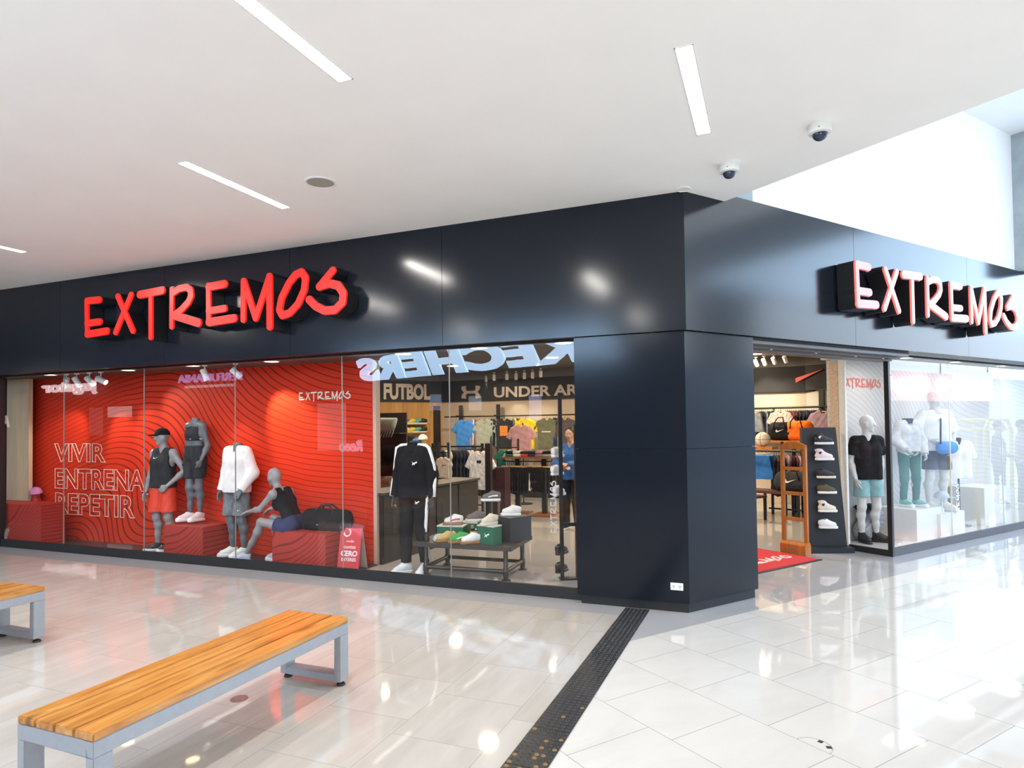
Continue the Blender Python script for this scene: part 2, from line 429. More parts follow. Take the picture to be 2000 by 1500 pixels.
def stroke_poly(a, b, wa, wb, n=7):
    """rounded tapered bar from a to b as one polygon"""
    a = Vector(a); b = Vector(b); t = (b - a); ang = math.atan2(t.y, t.x); P = []
    for k in range(n): q = ang + PI / 2 + PI * k / (n - 1); P.append((a.x + wa * math.cos(q), a.y + wa * math.sin(q)))
    for k in range(n): q = ang - PI / 2 + PI * k / (n - 1); P.append((b.x + wb * math.cos(q), b.y + wb * math.sin(q)))
    return P
SWOOSH = [(1, .36), (.26, .02), (.18, 0), (.08, .02), (.02, .08), (0, .16), (.03, .24), (.085, .33), (.14, .385), (.115, .29), (.13, .215), (.2, .17), (.28, .165), (.4, .19)]
PUMA = [(0, .05), (.1, .0), (.16, .06), (.26, .12), (.4, .10), (.44, .0), (.52, .0), (.52, .14), (.62, .3), (.74, .34), (.82, .30), (.86, .36), (.98, .42), (1, .5), (.9, .58), (.84, .64), (.78, .56), (.6, .48), (.4, .42), (.28, .34), (.2, .44), (.06, .6), (.02, .58), (.16, .4), (.18, .26), (.1, .14)]
def logo_mb(poly, w, ext=.004, flip=False):
    return MB().prism([((-x if flip else x) * w - (0 if not flip else -w) - w / 2, y * w) for x, y in poly], -ext, ext, 1)
# ================================================================ the setting
def corner(off):
    """where the two front planes, both moved by off into the shop, meet"""
    a, b = IL.xy, IR.xy; det = a.x * b.y - a.y * b.x
    return CO.xy + Vector(((off * b.y - off * a.y) / det, (a.x * off - b.x * off) / det))
def xy(P): return (P.x, P.y)
ZB, ZT, ZC = 2.615, 3.975, 3.90       # fascia underside, fascia top, corridor ceiling

# floors: the two tile grids meet along the tactile strip
fl = struct('floor', MB().box(-34, -.35, -14, .10, -.2, 0), floor_mat('tiles_left', -.73, .575, -1.388, .583, .305,
     ((.415, .38, .34), (.475, .44, .40), (.525, .49, .455)), (4.5, .7), 0), CO, AL)  # same tile as the right; weaker light and red reflection put into its colour
pts = [uvR(p)[:2] for p in (PL(.35, .10), PL(.35, -14), PR(38, -14), PR(38, .10))]
struct('floor', MB().prism(pts, -.2, 0), floor_mat('tiles_right', -.125, .585, -1.012, .583, .31,
     ((.58, .56, .525), (.625, .605, .575), (.65, .635, .605)), (1.2, 3.0), 0), CO, AR)
inside = [xy(p) for p in (PL(14, .10), PL(.35, .10), PL(.35, .1), PR(.2, .10), PR(14, .10), PR(14, 14), PL(6, 16), PL(16, 11))]
struct('floor', MB().prism(inside, -.2, -.001), floor_mat('tiles_shop', 0, .6, 0, .6, 0.0, ((.55, .44, .29), (.62, .50, .34), (.67, .55, .39)), (1.5, 1.5), 0))
# ceilings
struct('ceiling', MB().prism([xy(p) for p in (PR(.52, -.02), PR(.52, -14), PL(34, -14), PL(34, -.02), CO + Vector((0, 0, 0)))], ZC, 6.4), M_ceil)
struct('ceiling', MB().prism([xy(p) for p in (PR(.4, .2), PR(.4, -14), PR(38, -14), PR(38, .2))], 6.1, 6.4), M_bluewhite)
struct('ceiling', MB().prism([xy(p) for p in (PL(14, .95), PL(-.3, .6), PR(.8, .6), PR(14, 1.25), PR(14, 14), PL(6, 16), PL(16, 11))], 3.16, 3.4), M_dull)
# upper atrium walls above the right-hand fascia
mb = MB().box(1.0, 38, .02, .4, ZT - .3, 6.15); struct('wall_upper', mb, M_bluewhite, CO, AR)
struct('wall_upper', MB().box(.3, 1.0, -.03, .4, ZT - .2, 6.15), M_greywall, CO, AR)
struct('wall_upper', MB().box(7.16, 7.5, -.55, .02, ZT + .02, 6.15), M_greywall, CO, AR)
# opposite sides of the mall, behind the camera
struct('wall_opposite', MB().box(-32, 3.0, -10.2, -9.9, 0, 4.2), mat('opposite_front', (.02, .019, .018), .6, 0, .3, .7), CO, AL)
struct('wall_opposite', MB().box(1.0, 38, -10.3, -10.0, 0, 3.6), mat('opposite_front_pale', (.42, .44, .48), .5, 0, .3, .7), CO, AR)
struct('wall_far', MB().box(37.5, 38, -10, 0, 0, 6.2), M_greywall, CO, AR)

# left-hand fascia and right-hand fascia: cladding sheets with open joints over a dark core
def cladding(name, P, seams, u_end, rot):
    mb = MB(); e = [0.0] + seams + [u_end]; c0, c1 = corner(-.074), corner(-.052)
    for i in range(len(e) - 1):
        a = P(e[i] + .002, -.074) if i else c0; a2 = P(e[i] + .002, -.052) if i else c1
        mb.prism([tuple(a)[:2], xy(P(e[i + 1] - .002, -.074)), xy(P(e[i + 1] - .002, -.052)), tuple(a2)[:2]], ZB, ZT)
    mb.cur = 1
    mb.prism([tuple(corner(-.05))[:2], xy(P(u_end, -.05)), xy(P(u_end, .10)), tuple(corner(.10))[:2]], ZB + .004, ZT - .002)
    return struct(name, mb, [M_clad, M_black])
cladding('wall_left', PL, [2.49, 4.53, 6.58, 8.63, 10.68, 12.7], 14, AL)
struct('wall_neighbour', MB().box(-34, -14, -.05, .3, 0, ZC), mat('neighbour_front', (.10, .09, .085), .4, 0, .4, 1.5), CO, AL)
struct('wall_neighbour', MB().box(-14, -11.15, .0, .3, 0, ZB), mat('neighbour_front', (.10, .09, .085), .4, 0, .4, 1.5), CO, AL)
struct('wall_neighbour', MB().box(12.0, 38, .0, .3, 0, ZB), mat('neighbour_front_pale', (.42, .42, .42), .5, 0, .2, 1.0), CO, AR)
struct('wall_far', MB().box(-34.2, -34, -10, 0, 0, ZC), M_greywall, CO, AL)
cladding('wall_right', PR, [2.70, 5.40, 8.10, 10.8], 38, AR)
# the corner pier
pier = [tuple(corner(-.03))[:2], xy(PL(1.05, -.03)), xy(PL(1.05, .45)), tuple(corner(.6))[:2], xy(PR(.96, .45)), xy(PR(.96, -.03))]
kick = [tuple(corner(0))[:2], xy(PL(1.02, 0)), xy(PL(1.02, .4)), tuple(corner(.55))[:2], xy(PR(.945, .4)), xy(PR(.945, 0))]
mb = MB().prism(pier, .09, 1.512).prism(pier, 1.516, ZB); mb.cur = 1; mb.prism(kick, 0, .1); mb.prism(kick, 1.5, 1.52)
struct('wall_pier', mb, [M_clad, mat('black_plinth', (.012, .014, .018), .45)], bevel=.002)
# plinths under the glass
struct('baseboard_left', MB().box(-10.30, -1.03, .084, .13, 0, .115), M_blackm, CO, AL, .003)
struct('baseboard_right', MB().box(4.03, 12, .266, .31, 0, .105), mat('grey_plinth', (.06, .06, .07), .4), CO, AR, .003)
struct('baseboard_side', MB().box(4.0, 4.04, .30, .92, 0, .075), M_blackm, CO, AR, .003)
# door head with shutter guides
mb = MB().box(.96, 4.03, .02, .10, 2.56, ZB).box(.96, 4.03, .13, .20, 2.54, ZB).box(.96, 4.03, .23, .40, 2.52, ZB)
mb.cur = 1; mb.box(.96, 4.03, .02, .40, 2.59, ZB - .005)
mb.cur = 2
for x in (1.5, 2.3, 3.1, 3.7): mb.box(x, x + .02, .16, .18, 2.53, 2.541)
struct('trim_1', mb, [mat('shutter_guide', (.13, .13, .13), .45, .4), M_black, mat('guide_screw', (.7, .7, .7), .3)], CO, AR)
# window head soffits
struct('trim_2', MB().box(-11.1, -1.03, .095, .95, ZB, 2.66), mat('window_soffit', (.10, .085, .07), .6), CO, AL)
struct('trim_3', MB().box(4.0, 12, .28, 1.2, ZB + .01, 2.67), mat('window_soffit_pale', (.55, .55, .54), .6), CO, AR)
struct('trim_4', MB().box(-10.3, -1.03, .085, .118, 2.595, ZB), M_black, CO, AL)
struct('trim_5', MB().box(4.0, 12, .276, .31, 2.60, ZB + .01), M_black, CO, AR)
# windows
def window(name, panes, y, z0, z1, rot, seal):
    w = link(name, None, None, CO, rot); w['kind'] = 'structure'
    for a, b in panes:
        obj('pane', MB().box(a + .003, b - .003, y, y + .010, z0, z1), M_glass, w)
    for i in range(len(panes) - 1):
        x = panes[i][1]; obj('seal', MB().box(x - .004, x + .004, y - .001, y + .011, z0, z1), seal, w)
    return w
M_seal = mat('clear_silicone', (.25, .24, .22), .3, 0, 0)
us = [-10.24, -8.82, -7.18, -5.56, -3.92, -2.506, -1.03]
window('window_1', list(zip(us[:-1], us[1:])), .10, .115, 2.60, AL, M_seal)
window('window_2', [(4.045, 5.62), (5.62, 7.25), (7.25, 8.9), (8.9, 10.5)], .288, .105, 2.61, AR, mat('pale_silicone', (.7, .72, .74), .3, 0, 0))
w3 = link('window_3', None, None, CO, AR); w3['kind'] = 'structure'
obj('pane', MB().box(4.015, 4.025, .325, .91, .075, 2.61), glass_mat('clear_side_glass', ior=1.30), w3)
struct('trim_6', MB().box(3.995, 4.045, .265, .325, 0, 2.62), M_black, CO, AR, .003)
struct('trim_7', MB().box(-10.33, -10.24, .06, .16, 0, 2.62), M_black, CO, AL, .003)

# display bay behind the left-hand glass
XE0, XE1 = -uvL(at_L(5, 900, .6))[0], -uvL(at_L(56, 900, .6))[0]
mb = MB().box(-11.0, -3.98, .82, .90, 0, 2.62)
rw = struct('wall_display', mb, swoop_mat('red_wall_print', (.62, .038, .014), (.05, .006, .012), -9.0, .9, .40, 1.6, .40, .072, .055, .7), CO, AL)
struct('trim_8', MB().box(-3.98, -3.93, .815, .905, 0, 2.62), mat('pale_board_edge', (.55, .40, .32), .6), CO, AL)
struct('wall_end', MB().box(-11.0, XE1, .60, .66, .0, 2.62), wood_mat('pale_maple_panel', (.52, .40, .26), (.60, .47, .31), (.66, .53, .37), 2, .4, .5, False), CO, AL)
struct('wall_end', MB().box(-11.10, -11.0, .12, 2.0, 0, 2.62), M_black, CO, AL)
struct('floor_display', MB().box(-11.0, -3.93, .135, .82, 0, .015), mat('charcoal_display_floor', (.045, .042, .045), .4), CO, AL)
# display bay behind the right-hand glass
TE = uvR(at_R(1653, 900, .85))[0]
mb = MB().box(TE + .05, 12, 1.07, 1.14, 0, 2.66)
struct('wall_display', mb, swoop_mat('white_wave_print', (.54, .52, .50), (.30, .29, .30), 4.2, .9, .40, 1.6, -.2, .075, .045, .6, kink=6.0), CO, AR)
struct('trim_9', MB().box(TE, TE + .05, .85, .94, 0, 2.60), mat('white_board_end', (.68, .66, .63), .6), CO, AR, .004)
struct('trim_10', MB().box(TE + .002, TE + .05, .94, 1.07, 0, 2.58), mat('brick_textured_edge', (.52, .38, .27), .8, 0, .25, 60), CO, AR, .004)
struct('floor_display', MB().box(4.03, 12, .31, 1.07, 0, .06), mat('pale_display_floor', (.50, .47, .43), .35), CO, AR)

# back walls of the shop
UC = 7.36
def wallbox(name, P0, P1, thick, z0, z1, m, nrm):
    d = (P1 - P0).normalized(); n = Vector(nrm).normalized() * thick
    return struct(name, MB().prism([xy(P0), xy(P1), xy(P1 + n), xy(P0 + n)], z0, z1), m)
wallbox('wall_back', PL(UC, 9.0), PL(-3.0, 9.0), .2, 0, 3.25, M_beige, IL)
wallbox('wall_back', PL(UC, 9.0), PL(UC, 9.0) - DR * 7, .2, 0, 3.25, M_oak, IR)
TN = Vector((.728, -.686, 0)).normalized(); NN = Vector((.686, .728, 0)).normalized(); PN = Vector((6.083, 14.0, 0)); AN = math.atan2(TN.y, TN.x)
NMAX = (uvR(PN)[1] - 1.32) / -TN.dot(IR)
def at_N(x, y, v=0.0): return at_plane(x, y, PN + NN * v, NN)
wallbox('wall_back', PN - TN * 3.2, PN + TN * NMAX, .2, 0, 3.25, mat('pale_wall', (.60, .56, .50), .7, 0, .05, 3), NN)
wallbox('wall_back', PR(12, 1.3), PR(12, 12), .2, 0, 3.25, M_beige, DR)
# dark header bands with brand lettering: top of each back wall
b1 = obj('header_board', MB().box(-UC + .02, 3.0, 8.93, 8.99, 2.40, 2.945), M_blackm, None, CO, AL, .004)
tag(b1, 'long black header board with pale lettering across the back wall', 'sign board')
M_lett = mat('brushed_pale_lettering', (.52, .46, .40), .4, .2)
c = at_L(1047, 762, 8.92); x = -uvL(c)[0]
obj('lettering', text_mb('UNDER ARMOUR', .36, .02, .010, 0, 0, 1.26), M_lett, b1, (x + .62, 8.91, uvL(c)[2] - .145))
ua = MB()
def arc(cx, cz, r0, r1, a0, a1, n=12):
    return [(cx + r0 * math.cos(a0 + (a1 - a0) * i / n), cz + r0 * math.sin(a0 + (a1 - a0) * i / n)) for i in range(n + 1)] + \
           [(cx + r1 * math.cos(a1 - (a1 - a0) * i / n), cz + r1 * math.sin(a1 - (a1 - a0) * i / n)) for i in range(n + 1)]
for s in (1, -1):   # the interlocked open arcs
    P = []
    for i in range(13):
        t = -1 + i / 6; P.append((t * .26, s * (.02 + .15 * abs(t) ** 2.2)))
    Q = [((1 - i / 6) * .16, s * (-.012 + .17 * abs(1 - i / 6) ** 3.0)) for i in range(13)]
    P = [(-.14, s * .17), (-.27, s * .15), (-.255, s * .06), (-.17, s * -.02), (-.08, s * -.035), (.08, s * -.035), (.17, s * -.02), (.255, s * .06), (.27, s * .15), (.14, s * .17), (.145, s * .08), (.10, s * .012), (.05, s * -.005), (-.05, s * -.005), (-.10, s * .012), (-.145, s * .08)]
    ua.prism(P, -.02 - .002 * s, .02, 1)
c = at_L(920, 766, 8.92)
obj('emblem', ua, M_lett, b1, (-uvL(c)[0], 8.91, uvL(c)[2]))
FC = PL(UC, 9.0); FN = Vector((DR.y, -DR.x, 0))      # football wall: runs back along -DR from the corner, faces FN
b2 = obj('header_board', MB().box(-7, -.05, -.06, 0, 2.40, 2.945), M_blackm, None, FC, AR, .004)
tag(b2, 'black header board with the pale word for football', 'sign board')
def at_W(x, y, v=0.0): return at_plane(x, y, FC + FN * v, FN)
def uW(P): q = P - FC; return q.dot(DR), q.dot(-FN), P.z
a0 = uW(at_W(748, 765, .08)); a1 = uW(at_W(839, 765, .08))
tm = text_mb('FUTBOL', .50, .02, .022, 0, 0, .80); fw_ = max(q[0] for q in tm.v) - min(q[0] for q in tm.v); tm.v = [(q[0] * (a1[0] - a0[0]) / fw_, q[1], q[2] * 1.05) for q in tm.v]
obj('lettering', tm, M_lett, b2, ((a0[0] + a1[0]) / 2, -.075, (a0[2] + a1[2]) / 2 - .18))
z0, z1 = at_N(1545, 764).z, at_N(1545, 717).z
b3 = obj('header_board', MB().box(-3.2, NMAX - .1, -.07, -.01, z0, z1), M_blackm, None, PN, AN, .004)
tag(b3, 'black header board with one red tick emblem, above the far rail', 'sign board')
c = at_N(1560, 740, -.1) - PN
obj('emblem', logo_mb(SWOOSH, 1.02, .03), mat('red_emblem', (.75, .06, .03), .4), b3, (c.dot(TN), -.11, c.z - .19))

M_bulk = mat('grey_bulkhead', (.15, .14, .125), .7)
struct('trim_11', MB().box(-UC + .02, 3.0, 8.93, 8.99, 2.95, 3.16), M_bulk, CO, AL)
struct('trim_12', MB().box(-7, -.05, -.06, 0, 2.95, 3.16), M_bulk, FC, AR)
struct('trim_13', MB().box(-3.2, NMAX - .1, -.07, -.01, z1 + .005, 3.16), M_bulk, PN, AN)
_a, _b = at_N(1470, 694, -1.2), at_N(1545, 688, -1.2)
o = obj('light_track', MB().sqtube((0, 0, 0), _b - _a, .035), M_white, None, _a, 0); tag(o, 'white track of spotlights hung before the red tick emblem', 'light track')
# ================================================================ lamps
STRIPS = [(1.655, -4.06, 'corridor ceiling strip light at the top of the photo, left of centre'), (-.325, -2.41, 'ceiling strip light nearest the two dome cameras'),
          (3.595, -2.38, 'ceiling strip light beside the round ceiling vent'), (7.49, -2.42, 'ceiling strip light at the left edge of the photo'),
          (5.55, -4.06, 'ceiling strip light high above the far bench'), (9.4, -4.06, 'ceiling strip light far along the corridor'), (1.65, -7.4, 'ceiling strip light behind the benches'), (5.5, -7.4, 'ceiling strip light behind the far bench')]
for i, (u, v, lb) in enumerate(STRIPS):
    t = thing('strip_light', lb, 'ceiling light', PL(u, v + .59, ZC), AL, 'recessed ceiling strip lights')
    mb = MB(); w, l = .055, .60
    mb.box(-w, w, -l, -l + .008, -.004, .02).box(-w, w, l - .008, l, -.004, .02).box(-w, -w + .008, -l, l, -.004, .02).box(w - .008, w, -l, l, -.004, .02)
    obj('frame', mb, M_white, t)
    obj('diffuser', MB().box(-w + .008, w - .008, -l + .008, l - .008, -.002, .02), M_strip, t)
    area('strip_lamp', PL(u, v + .59, ZC - .012), (0, 0, AL), .09, 1.18, 46, (1, .95, .88))
# downlights in the window heads
def downlight(P, lb, grp, power=5, big=.085):
    t = thing('downlight', lb, 'downlight', P, 0, grp)
    obj('trim_ring', MB().lathe([(big + .018, 0), (big + .018, -.008), (big + .004, -.012), (big, -.004), (big, 0)], 20), M_white, t)
    obj('lens', MB().lathe([(big, 0), (big, -.005), (big * .5, -.008), (.001, -.008)], 20), M_warmglow, t)
    l = spot('downlight_lamp', P + Vector((0, 0, -.03)), P + Vector((0, 0, -2)), power, (1, .78, .5), 110, .8, .04)
names = ['first', 'second', 'third', 'fourth', 'fifth', 'sixth', 'seventh']
for i, (px, py) in enumerate(((95, 731), (250, 722), (372, 713), (530, 705), (787, 690), (935, 678), (1100, 668))):
    P = at_F(px, py, ZB); u, v, z = uvL(P); v = min(max(v, .22), .45)
    downlight(PL(u, v, ZB), 'warm downlight in the left shop window head, %s from the left' % names[i], 'downlights over the left window')
for i, (px, py) in enumerate(((1780, 697), (1880, 705), (1965, 713))):
    P = at_F(px, py, ZB + .01); u, v, z = uvR(P); v = min(max(v, .42), .6)
    downlight(PR(u, v, ZB + .01), 'warm downlight in the right shop window head, %s from the left' % names[i], 'downlights over the right window')
# track spotlights
def tracklight(P, tgt, lb, grp, power=30, body=None, col=(1, .88, .7), ang=50, glowm=None, real=True):
    t = thing('spotlight', lb, 'spotlight', P, 0, grp)
    obj('mount', MB().box(-.03, .03, -.015, .015, -.02, 0).tube([(0, 0, -.01), (0, 0, -.07)], .008, 8), M_lampwhite, t)
    d = (Vector(tgt) - (Vector(P) + Vector((0, 0, -.12)))).normalized(); q = d.to_track_quat('-Z', 'Y').to_euler()
    b = obj('housing', MB().lathe([(.001, .07), (.036, .07), (.042, .06), (.042, -.09), (.036, -.09), (.034, -.075), (.001, -.075)], 18), body or M_lampwhite, t, (0, 0, -.12), tuple(q), smooth='auto')
    obj('lens', MB().lathe([(.034, -.074), (.034, -.078), (.001, -.08)], 18), glowm or M_warmglow, b)
    if real: spot('spotlight_lamp', Vector(P) + Vector((0, 0, -.12)) + d * .1, tgt, power, col, ang, .7, .03)
TRK = [(130, 738, (112, 900), 'leftmost in the row of four'), (150, 736, (250, 900), 'second in the row of four'), (175, 734, (330, 900), 'third in the row of four'), (197, 730, (440, 860), 'rightmost in the row of four')]
M_coolglow = glow('cool_lamp_glow', (.9, .95, 1), 8)
for px, py, (tx, ty), lb in TRK:
    u, v, z = uvL(at_L(px, py, .30)); tracklight(PL(u, .30, ZB), at_L(tx, ty, .8), 'white track spotlight over the red display, %s' % lb, 'white spotlights over the red display', 54, None, (1, .84, .64), 60, M_coolglow)
u, v, z = uvL(at_L(460, 718, .30)); tracklight(PL(u, .30, ZB), at_L(560, 820, .8), 'white track spotlight above the headless white shirt', 'white spotlights over the red display', 110, None, (1, .70, .34), 62)
u, v, z = uvL(at_L(400, 712, .28)); tracklight(PL(u, .28, ZB), at_L(470, 900, .75), 'white track spotlight above the sports bra mannequin', 'white spotlights over the red display', 40, None, (1, .88, .75), 45)
# shop ceiling lights that do the lighting
for k, P in enumerate((PL(6, 4, 3.15), PL(3.4, 3.0, 3.15), PL(3.4, 6.4, 3.15), PL(6.0, 7.0, 3.15), PL(.8, 4.5, 3.15), PL(.6, 7.5, 3.15), PR(4.4, 4.5, 3.15), PR(6.5, 4.2, 3.15), PR(3.0, 2.6, 3.15), PR(6.8, 8.0, 3.15))):
    t = thing('round_ceiling_lamp', 'round warm lamp set in the grey shop ceiling', 'ceiling light', P, AL, 'round lamps in the shop ceiling')
    obj('rim', MB().lathe([(.15, .03), (.15, -.01), (.13, -.015), (.13, 0)], 24), M_white, t); obj('diffuser', MB().lathe([(.13, .0), (.13, -.008), (.001, -.01)], 24), glow('shop_lamp_disc', (1, .84, .6), 14), t)
    area('shop_ceiling_lamp', P + Vector((0, 0, -.03)), (0, 0, AL), .26, .26, 58, (1, .80, .56), 'DISK')
for i, (px, py, sgn) in enumerate(((1476, 705, 1), (1492, 703, 1), (1511, 700, 1), (1533, 697, 0))):
    P = at_N(px, py - 8, -1.2)
    tracklight(P, at_N(px + 40, 800), 'white track spotlight before the red tick emblem, %s from the left' % names[i], 'spotlights before the red tick emblem', 40, None, (1, .86, .66), 55, glow('shop_lamp_glow', (1, .85, .6), 20), i % 2 == 0)
for i, (px, py) in enumerate(((950, 738), (965, 735), (990, 733), (1008, 733), (1024, 731), (1040, 730), (1056, 727))):
    P = at_F(px, py - 8, 3.10)
    tracklight(P, at_L(px, 840, 8.8), 'white track spotlight before the long header board, %s from the left' % names[i], 'spotlights before the long header board', 36, None, (1, .87, .68), 60, glow('shop_lamp_glow', (1, .85, .6), 20), i % 3 == 0)
# lights over the right-hand display
for k, u in enumerate((4.6, 6.2, 7.8, 9.4)):
    area('display_lamp', PR(u, .55, ZB - .02), (0, 0, AR), .5, .25, 6, (1, .95, .88))
# frames round the atrium windows and round the added corridor fill light
def frame(name, P, rot, w, h, n):
    mb = MB(); t = .07
    mb.box(-w / 2 - t, w / 2 + t, -.06, .06, h / 2, h / 2 + t).box(-w / 2 - t, w / 2 + t, -.06, .06, -h / 2 - t, -h / 2)
    for i in range(n + 1): x = -w / 2 - t / 2 + i * (w + t) / n; mb.box(x - t / 2, x + t / 2, -.06, .06, -h / 2, h / 2)
    return struct(name, mb, M_steel, P, rot)
frame('fill_light_frame', PL(-2.6, -9.86, 1.6), AL, 4.6, 2.6, 2)  # made-up frame that dresses the added fill light as a shop window
frame('window_5', PR(25, -9.80, 4.85), AR, 23, 2.3, 5)
frame('window_6', PR(6, -9.65, 4.7), AR, 9, 2.4, 3)
# ================================================================ figures: one pose is a dict of joints; x viewer's right, -y towards the viewer
def pose(h=1.8, fem=False, **ov):
    k = h / 1.8; w = .86 if fem else 1.0
    J = dict(pel=(0, 0, .95), wai=(0, 0, 1.10), che=(0, -.005, 1.30), nek=(0, .01, 1.475), hed=(0, -.025, 1.675),
             shl=(-.160 * w, .01, 1.43), shr=(.160 * w, .01, 1.43), ell=(-.205 * w, .03, 1.14), elr=(.205 * w, .03, 1.14),
             wrl=(-.225 * w, -.04, .90), wrr=(.225 * w, -.04, .90), hil=(-.09, 0, .92), hir=(.09, 0, .92),
             knl=(-.10, -.02, .50), knr=(.10, -.02, .50), anl=(-.11, .02, .09), anr=(.11, .02, .09), fl=(-.25, -1, 0), fr=(.25, -1, 0),
             pl=(1, 0, 0), pr=(-1, 0, 0))
    J.update(ov); J = {a: V3(b) * (k if a not in ('fl', 'fr', 'pl', 'pr') else 1) for a, b in J.items()}
    J['k'] = k; J['fem'] = fem; return J
def nrm(v): v = V3(v); return v / max(1e-9, np.linalg.norm(v))
def torso(J, t=0.0, f=1.0):
    k = J['k']; fem = J['fem']; lat = nrm(J['shr'] - J['shl']); hl = nrm(J['hir'] - J['hil']); P = []
    wr, hr, cr = (.070, .095, .085) if fem else (.084, .095, .099)
    for s in (-1, 1):
        a = J['pel'] + hl * s * .075 * k; b = J['wai'] + lat * s * (.05 if fem else .062) * k; c = J['che'] + lat * s * (.058 if fem else .070) * k
        d = J['nek'] * .8 + J['che'] * .2 + lat * s * .08 * k
        P += [('rc', a, b, hr * k + t, wr * k + t), ('rc', b, c, wr * k + t, cr * k + t), ('rc', c, d, cr * k + t, .062 * k + t),
              ('rc', d, (J['shl'] if s < 0 else J['shr']), .058 * k + t, (.052 if fem else .060) * k + t)]
        if fem:
            fw = nrm(np.cross(J['nek'] - J['pel'], lat)); 
            P.append(('el', J['che'] + lat * s * .075 * k + fw * .075 * k, (.058 * k + t, .062 * k + t, .062 * k + t)))
    return P
def arm(J, s, t=0.0, to=1.0):
    k = J['k'] * (.86 if J['fem'] else 1); sh, el, wr = J['sh' + s], J['el' + s], J['wr' + s]; P = []
    P.append(('rc', sh, el, .055 * k + t, .041 * k + t))
    m = el + (wr - el) * .3
    P += [('rc', el, m, .040 * k + t, .041 * k + t), ('rc', m, wr, .041 * k + t, .026 * k + t)]
    return P
def hand(J, s, curl=.45):
    k = J['k'] * (.9 if J['fem'] else 1); wr = J['wr' + s]; d = nrm(J['h' + s]) if 'h' + s in J else nrm(wr - J['el' + s])
    pn = V3(J['p' + s]); pn = nrm(pn - d * (pn @ d)); sd = np.cross(d, pn); sg = 1 if s == 'l' else -1; P = []
    # sd*sg points to the thumb side
    th = sd * sg
    if th[1] > 0.2: th = -th
    kn = wr + d * .085 * k
    for i, (o, ln) in enumerate(((.030, .070), (.010, .080), (-.010, .074), (-.029, .058))):
        b = kn + th * o * k; P.append(('rc', wr + d * .02 * k + th * o * .6 * k, b, .0135 * k, .0115 * k))
        c1 = curl * (.6 + .15 * i); e1 = nrm(d * math.cos(c1) + pn * math.sin(c1)); e2 = nrm(d * math.cos(c1 * 2) + pn * math.sin(c1 * 2))
        m = b + e1 * ln * .52 * k; P += [('rc', b, m, .0098 * k, .0088 * k), ('rc', m, m + e2 * ln * .48 * k, .0088 * k, .0070 * k)]
    b = wr + d * .025 * k + th * .022 * k; m = b + nrm(d * .75 + th * .6 + pn * .25) * .042 * k
    P += [('rc', b, m, .013 * k, .0105 * k), ('rc', m, m + nrm(d * .9 + th * .2 + pn * .3) * .034 * k, .0105 * k, .0085 * k)]
    return P
def leg(J, s, t=0.0):
    k = J['k'] * (.93 if J['fem'] else 1); a, b, c = J['hi' + s], J['kn' + s], J['an' + s]; d = nrm(c - b)
    fwd = nrm(V3(J['f' + s])); bk = -(fwd - d * (fwd @ d)); m = b + (c - b) * .28 + bk * .022 * k; q = b + (c - b) * .62 + bk * .008 * k
    return [('rc', a, b, .088 * k + t, .056 * k + t), ('rc', b, m, .053 * k + t, .056 * k + t), ('rc', m, q, .056 * k + t, .040 * k + t), ('rc', q, c, .040 * k + t, .034 * k + t)]
def head(J, face=False, up=None):
    k = J['k']; c = J['hed']; z = nrm(c - J['nek']) * .25 + V3((0, 0, .75)) if up is None else V3(up); z = nrm(z); f = V3(J.get('face', (0, -1, 0))); f = nrm(f - z * (f @ z)); x = np.cross(f, z)
    R = np.stack([x, -f, z], 1); P = [('el', c + z * .02 * k - f * .012 * k, (.077 * k, .096 * k, .105 * k), R), ('rc', c - z * .03 * k + f * .03 * k, c - z * .088 * k + f * .048 * k, .056 * k, .032 * k),
         ('rc', J['nek'] + V3((0, 0, -.02)), c - z * .06 * k - f * .018 * k, .058 * k, .050 * k)]
    P.append(('rc', c + z * .012 * k + f * .088 * k, c - z * .022 * k + f * .102 * k, .007 * k, .012 * k))       # nose
    if face:
        for s in (-1, 1):
            P += [('el', c + x * s * .078 * k - z * .012 * k - f * .0 * k, (.010 * k, .018 * k, .030 * k), R), ('-el', c + x * s * .031 * k + z * .012 * k + f * .098 * k, (.016 * k, .012 * k, .009 * k), R),
                  ('rc', c + x * s * .014 * k + z * .030 * k + f * .086 * k, c + x * s * .044 * k + z * .030 * k + f * .074 * k, .008 * k, .007 * k)]
        P += [('rc', c - x * .02 * k - z * .052 * k + f * .089 * k, c + x * .02 * k - z * .052 * k + f * .089 * k, .009 * k, .009 * k)]
    else:
        for s in (-1, 1): P.append(('el', c + x * s * .076 * k - z * .015 * k, (.009 * k, .016 * k, .026 * k), R))
    return P
def body(name, J, m, parent, head_on=True, face=False, h=.0085, lower=True, feet=False, hands=True, sides='lr'):
    k = J['k']; pr = torso(J)
    for s in sides: pr += arm(J, s)
    if lower:
        for s in 'lr': pr += leg(J, s)
    g = [(pr, None, .045 * k)]
    if head_on: g[0] = (pr + head(J, face), None, .035 * k)
    else:
        up = nrm(J['nek'] - J['che']); top = J['nek'] + up * .075 * k
        g.append(([('rc', J['nek'] - up * .04, J['nek'] + up * .2 * k, .062 * k, .055 * k)], [(top, up)], .02))
    if hands:
        for s in sides: g.append((hand(J, s, J.get('curl', .45)), None, .012))
    if feet:
        for s in 'lr':
            a = J['an' + s]; f = nrm(J['f' + s]); g.append(([('rc', a, a - V3((0, 0, .05)) - f * .03, .034, .034), ('rc', a - V3((0, 0, .045)), a - V3((0, 0, .07)) + f * .13, .032, .02)], None, .03))
    return soft(name, g, m, parent, h)
